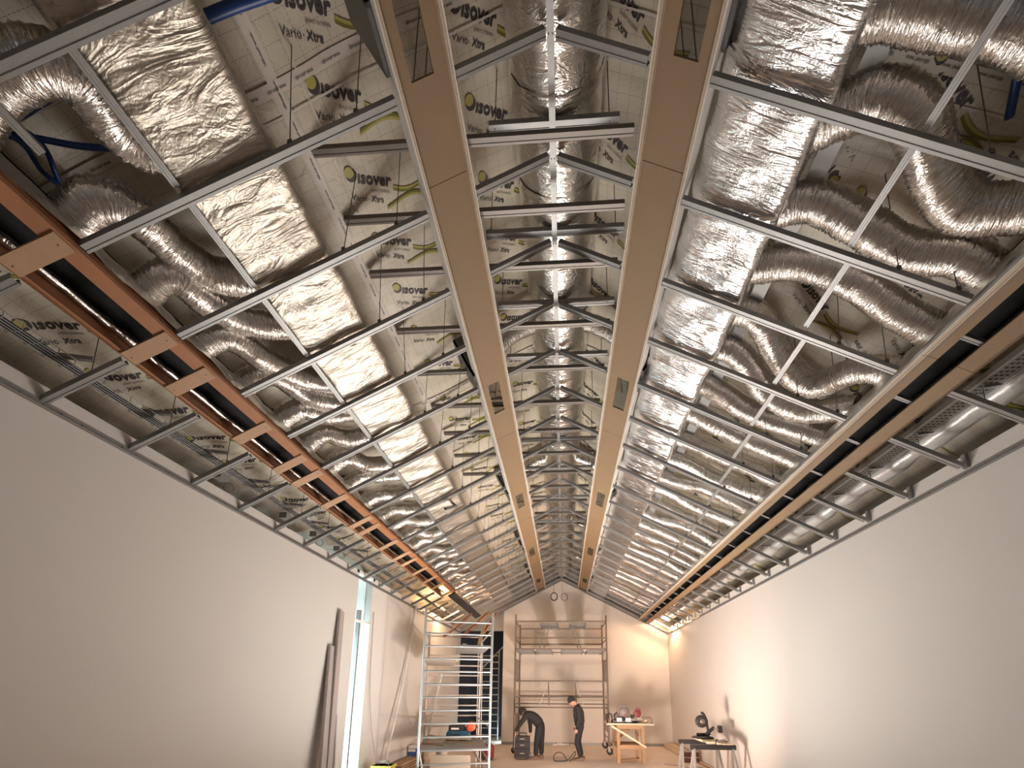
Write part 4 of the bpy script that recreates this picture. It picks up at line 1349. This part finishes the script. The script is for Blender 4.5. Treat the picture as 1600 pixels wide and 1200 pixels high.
# ================================================================== people
def skinned(name, J, E, m, parent, sub=2, zf=None):
    """J: name -> (x, y, z, r), E: edges, first joint is the root"""
    names = list(J)
    me = bpy.data.meshes.new(name)
    me.from_pydata([J[n_][:3] for n_ in names], [(names.index(a_), names.index(b_)) for a_, b_ in E], [])
    o = bpy.data.objects.new(name, me)
    COL.objects.link(o)
    o.modifiers.new('skin', 'SKIN').use_smooth_shade = True
    for i, n_ in enumerate(names):
        sv = me.skin_vertices[0].data[i]
        r = J[n_][3]
        sv.radius = (r, r) if not isinstance(r, tuple) else r
        sv.use_root = (i == 0)
    s_ = o.modifiers.new('sub', 'SUBSURF'); s_.levels = sub; s_.render_levels = sub
    me2 = bpy.data.meshes.new_from_object(o.evaluated_get(bpy.context.evaluated_depsgraph_get()))
    bpy.data.objects.remove(o)
    bpy.data.meshes.remove(me)
    org = wloc(parent)
    for v_ in me2.vertices: v_.co -= org
    me2.materials.clear(); me2.materials.append(m)
    for p_ in me2.polygons: p_.use_smooth = True
    me2.name = name
    return put(name, me2, org, parent)


def hand(name, w, d, palm, parent, curl):
    """small hand: palm and five fingers; w wrist, d direction, palm = thumb side direction"""
    w, d, s = Vector(w), Vector(d).normalized(), Vector(palm).normalized()
    c = Vector(curl).normalized()
    k = w+d*.08
    J = {'w': (*w, .026), 'k': (*k, .034)}
    E = [('w', 'k')]
    for i, (o_, L) in enumerate(((.030, .068), (.011, .078), (-.010, .072), (-.029, .055))):
        a_ = k+s*o_; b_ = a_+d*L*.5+c*.008; e_ = b_+d*L*.3+c*.03
        for nm, p, r in (('a', a_, .011), ('b', b_, .010), ('e', e_, .008)): J[nm+str(i)] = (*p, r)
        E += [('k', 'a%d' % i), ('a%d' % i, 'b%d' % i), ('b%d' % i, 'e%d' % i)]
    a_ = w+d*.03+s*.030; b_ = a_+d*.035+s*.025+c*.01; e_ = b_+d*.03+c*.012
    for nm, p, r in (('ta', a_, .014), ('tb', b_, .011), ('te', e_, .009)): J[nm] = (*p, r)
    E += [('w', 'ta'), ('ta', 'tb'), ('tb', 'te')]
    skinned(name, J, E, M['skin'], parent, 1)


def head(c, face, up, parent, hat):
    """face: direction the nose points, up: crown direction"""
    c = Vector(c); f_ = Vector(face).normalized(); u_ = Vector(up); u_ = (u_-f_*u_.dot(f_)).normalized(); s_ = u_.cross(f_)
    mb = MB(); V = []
    n1, n2 = 22, 26
    for i in range(n1+1):
        th = PI*i/n1
        for j in range(n2):
            ph = 2*PI*j/n2
            x, y, z = math.sin(th)*math.cos(ph), math.sin(th)*math.sin(ph), math.cos(th)   # x = front
            rx, ry, rz = .098, .076, .118
            if z < 0: ry *= 1+.28*z; rx *= 1+.10*z
            px_, py_, pz_ = x*rx, y*ry, z*rz
            front = max(0, x)
            px_ += .026*math.exp(-((y)/.20)**2-((z+.16)/.20)**2)*(front > .3)            # nose
            px_ += .010*math.exp(-(y/.28)**2-((z+.50)/.09)**2)*(front > .3)              # lips
            px_ += .012*math.exp(-(y/.35)**2-((z+.86)/.12)**2)*(front > .1)              # chin
            for e in (-1, 1):
                px_ -= .012*math.exp(-((y-e*.42)/.20)**2-((z-.05)/.12)**2)*(front > .3)  # eye sockets
                py_ += e*.016*math.exp(-((x-.0)/.14)**2-((z+.05)/.22)**2)*(y*e > .8)      # ears
            V.append(c+f_*px_+s_*py_+u_*pz_)
    mb.add(V, [(i*n2+j, (i+1)*n2+j, (i+1)*n2+(j+1) % n2, i*n2+(j+1) % n2) for i in range(n1) for j in range(n2)], 0, True)
    h = mb.build('head', M['skin'], parent)
    for e in (-1, 1):
        MB().lathe([(.001, -.011), (.009, -.007), (.012, 0), (.009, .007), (.001, .011)], c+f_*.083+s_*(e*.031)+u_*.006, 'z', 10).build('eye', M['hair'], h)
    # knitted hat / hair over the crown
    V = []
    for i in range(12):
        th = (PI*.56)*i/11
        for j in range(24):
            ph = 2*PI*j/24
            x, y, z = math.sin(th)*math.cos(ph), math.sin(th)*math.sin(ph), math.cos(th)
            r = 1.10+.02*math.sin(ph*12)*(i > 8)+(.05 if i > 9 else 0)
            V.append(c+f_*(x*.098*r-.004)+s_*(y*.078*r)+u_*(z*.122*r+.012-.03*max(0, -x)*(i > 6)))
    mb = MB().add(V, [(i*24+j, (i+1)*24+j, (i+1)*24+(j+1) % 24, i*24+(j+1) % 24) for i in range(11) for j in range(24)], 0, True)
    mb.build(hat, M['cloth'], h)
    return h


def shoe(parent, x, y, dx):
    mb = MB(); V = []
    for i in range(9):
        t = i/8
        px_ = x-dx*.09+dx*.30*t
        w = .042+.012*math.sin(PI*min(1, t*1.1)); hgt = .105-.065*min(1, max(0, (t-.25)*1.6))
        if i in (0, 8): w *= .6; hgt *= .7
        for a_, b_ in ((-1, 0), (-1.05, .3), (-.8, .8), (0, 1), (.8, .8), (1.05, .3), (1, 0)):
            V.append((px_, y+a_*w, b_*hgt))
    mb.add(V, [(i*7+j, i*7+(j+1) % 7, (i+1)*7+(j+1) % 7, (i+1)*7+j) for i in range(8) for j in range(7)], 0, True)
    mb.add(V[:7], [tuple(range(7))]).add(V[-7:], [tuple(range(7))[::-1]])
    mb.build('boot', M['shoe'], parent)


# the standing man, facing left, looking down
p = thing('person', (.45, 12.05, 0), 'standing person in black knitted hat, dark jacket and trousers, looking down', 'person')
Y = 12.05
body = {'pelvis': (.50, Y, .88, .12), 'waist': (.47, Y, 1.02, .13), 'chest': (.46, Y, 1.22, .15), 'upper': (.45, Y, 1.36, .12), 'neck': (.375, Y, 1.45, .058), 'skull': (.30, Y, 1.52, .07),
        'shl': (.44, Y-.17, 1.35, .062), 'ell': (.47, Y-.22, 1.08, .045), 'wrl': (.40, Y-.20, .84, .030),
        'shr': (.44, Y+.17, 1.35, .062), 'elr': (.47, Y+.22, 1.08, .045), 'wrr': (.38, Y+.18, .85, .030),
        'hl': (.49, Y-.10, .84, .09), 'kl': (.40, Y-.11, .47, .06), 'al': (.50, Y-.10, .09, .042),
        'hr': (.49, Y+.10, .84, .09), 'kr': (.45, Y+.11, .47, .06), 'ar': (.53, Y+.12, .09, .042)}
BE = [('pelvis', 'waist'), ('waist', 'chest'), ('chest', 'upper'), ('upper', 'neck'), ('neck', 'skull'), ('upper', 'shl'), ('shl', 'ell'), ('ell', 'wrl'),
      ('upper', 'shr'), ('shr', 'elr'), ('elr', 'wrr'), ('pelvis', 'hl'), ('hl', 'kl'), ('kl', 'al'), ('pelvis', 'hr'), ('hr', 'kr'), ('kr', 'ar')]


def dress(p, body, fat=1.0):
    slim = {'pelvis': .72, 'waist': .78, 'chest': .88, 'upper': .9, 'hl': .8, 'hr': .8}
    skinned('body', {k: (*v[:3], v[3]*slim.get(k, 1)) for k, v in body.items()}, BE, M['skin'], p)
    jk = {k: v for k, v in body.items() if k in ('pelvis', 'waist', 'chest', 'upper', 'shl', 'ell', 'wrl', 'shr', 'elr', 'wrr')}
    jk = {k: (*v[:3], v[3]*{'waist': 1.18, 'chest': 1.15, 'upper': 1.18, 'pelvis': 1.22}.get(k, 1.38)) for k, v in jk.items()}
    jk['pelvis'] = (*body['pelvis'][:3], body['pelvis'][3]*1.24)
    n_ = Vector(body['neck'][:3]).lerp(Vector(body['upper'][:3]), .25)
    jk['collar'] = (*n_, .078)
    E = [e for e in BE if e[0] in jk and e[1] in jk]+[('upper', 'collar')]
    skinned('jacket', jk, E, M['cloth'], p)
    tr = {k: (*v[:3], v[3]*1.22) for k, v in body.items() if k in ('pelvis', 'hl', 'kl', 'hr', 'kr')}
    for a_ in ('al', 'ar'): v = body[a_]; tr[a_] = (*v[:3], .068)
    tr['pelvis'] = (*body['pelvis'][:3], body['pelvis'][3]*1.12)
    tr['top'] = (*Vector(body['pelvis'][:3]).lerp(Vector(body['waist'][:3]), .8), body['waist'][3]*1.1)
    E = [('top', 'pelvis')]+[e for e in BE if e[0] in tr and e[1] in tr]
    skinned('trousers', tr, E, M['cloth2'], p)


dress(p, body)
head((.275, Y, 1.535), (-1, -.15, -.62), (-.42, 0, 1), p, 'knitted_hat')
hand('hand', (.395, Y-.20, .83), (-.12, .02, -1), (-1, 0, -.1), p, (.2, 1, 0))
hand('hand', (.375, Y+.18, .84), (-.12, -.02, -1), (-1, 0, -.1), p, (.2, -1, 0))
shoe(p, .50, Y-.10, -1); shoe(p, .53, Y+.12, -1)
MB().box((.325, Y-.13, 1.225), (.332, Y-.10, 1.245)).build('chest_badge', M['white'], p)

# the man bending over the rolling tool case
p = thing('person', (-.72, 12.15, 0), 'person in dark clothes bending over the rolling tool case', 'person')
Y = 12.15
body = {'pelvis': (-.58, Y, .86, .13), 'waist': (-.66, Y, .99, .13), 'chest': (-.80, Y, 1.12, .145), 'upper': (-.94, Y, 1.19, .12), 'neck': (-1.02, Y, 1.21, .058), 'skull': (-1.08, Y, 1.20, .07),
        'shl': (-.95, Y-.18, 1.15, .062), 'ell': (-1.12, Y-.22, .93, .046), 'wrl': (-1.24, Y-.17, .72, .032),
        'shr': (-.90, Y+.18, 1.14, .062), 'elr': (-.88, Y+.20, .88, .046), 'wrr': (-.86, Y+.05, .66, .032),
        'hl': (-.60, Y-.10, .82, .095), 'kl': (-.68, Y-.12, .45, .065), 'al': (-.70, Y-.12, .09, .042),
        'hr': (-.56, Y+.10, .82, .095), 'kr': (-.56, Y+.12, .45, .065), 'ar': (-.56, Y+.14, .09, .042)}
dress(p, body)
head((-1.07, Y, 1.235), (-.75, -.2, -.9), (-.9, 0, .7), p, 'knitted_hat')
hand('hand', (-1.245, Y-.17, .71), (-.1, 0, -1), (0, 1, 0), p, (1, 0, 0))
hand('hand', (-.862, Y+.05, .65), (-.1, 0, -1), (0, -1, 0), p, (-1, 0, 0))
shoe(p, -.74, Y-.12, -1); shoe(p, -.58, Y+.14, -1)

t = thing('rolling_tool_case', (-1.06, 12.1, 0), 'tall black rolling tool case in front of the bending person', 'tool case')
for z0, z1 in ((.05, .28), (.29, .46), (.47, .60)):
    s_ = MB().box((-1.26, 11.95, z0), (-.87, 12.22, z1)).box((-1.24, 11.94, z0+.03), (-.89, 11.95, z1-.03)).build('drawer_box', M['rubber'], t)
    MB().box((-1.12, 11.93, (z0+z1)/2-.01), (-1.0, 11.94, (z0+z1)/2+.015)).build('latch', M['greyp'], s_)
MB().tube([(-1.15, 12.08, .60), (-1.15, 12.08, .68), (-.96, 12.08, .68), (-.96, 12.08, .60)], .014, 8).build('handle', M['rubber'], t)
for x in (-1.27, -.86): MB().lathe([(.02, -.02), (.09, -.02), (.09, .02), (.02, .02)], (x, 12.16, .09), 'x', 18).build('wheel', M['greyp'], t)
MB().box((-1.275, 11.96, .30), (-1.262, 12.0, .58)).build('side_rail', M['alu'], t)
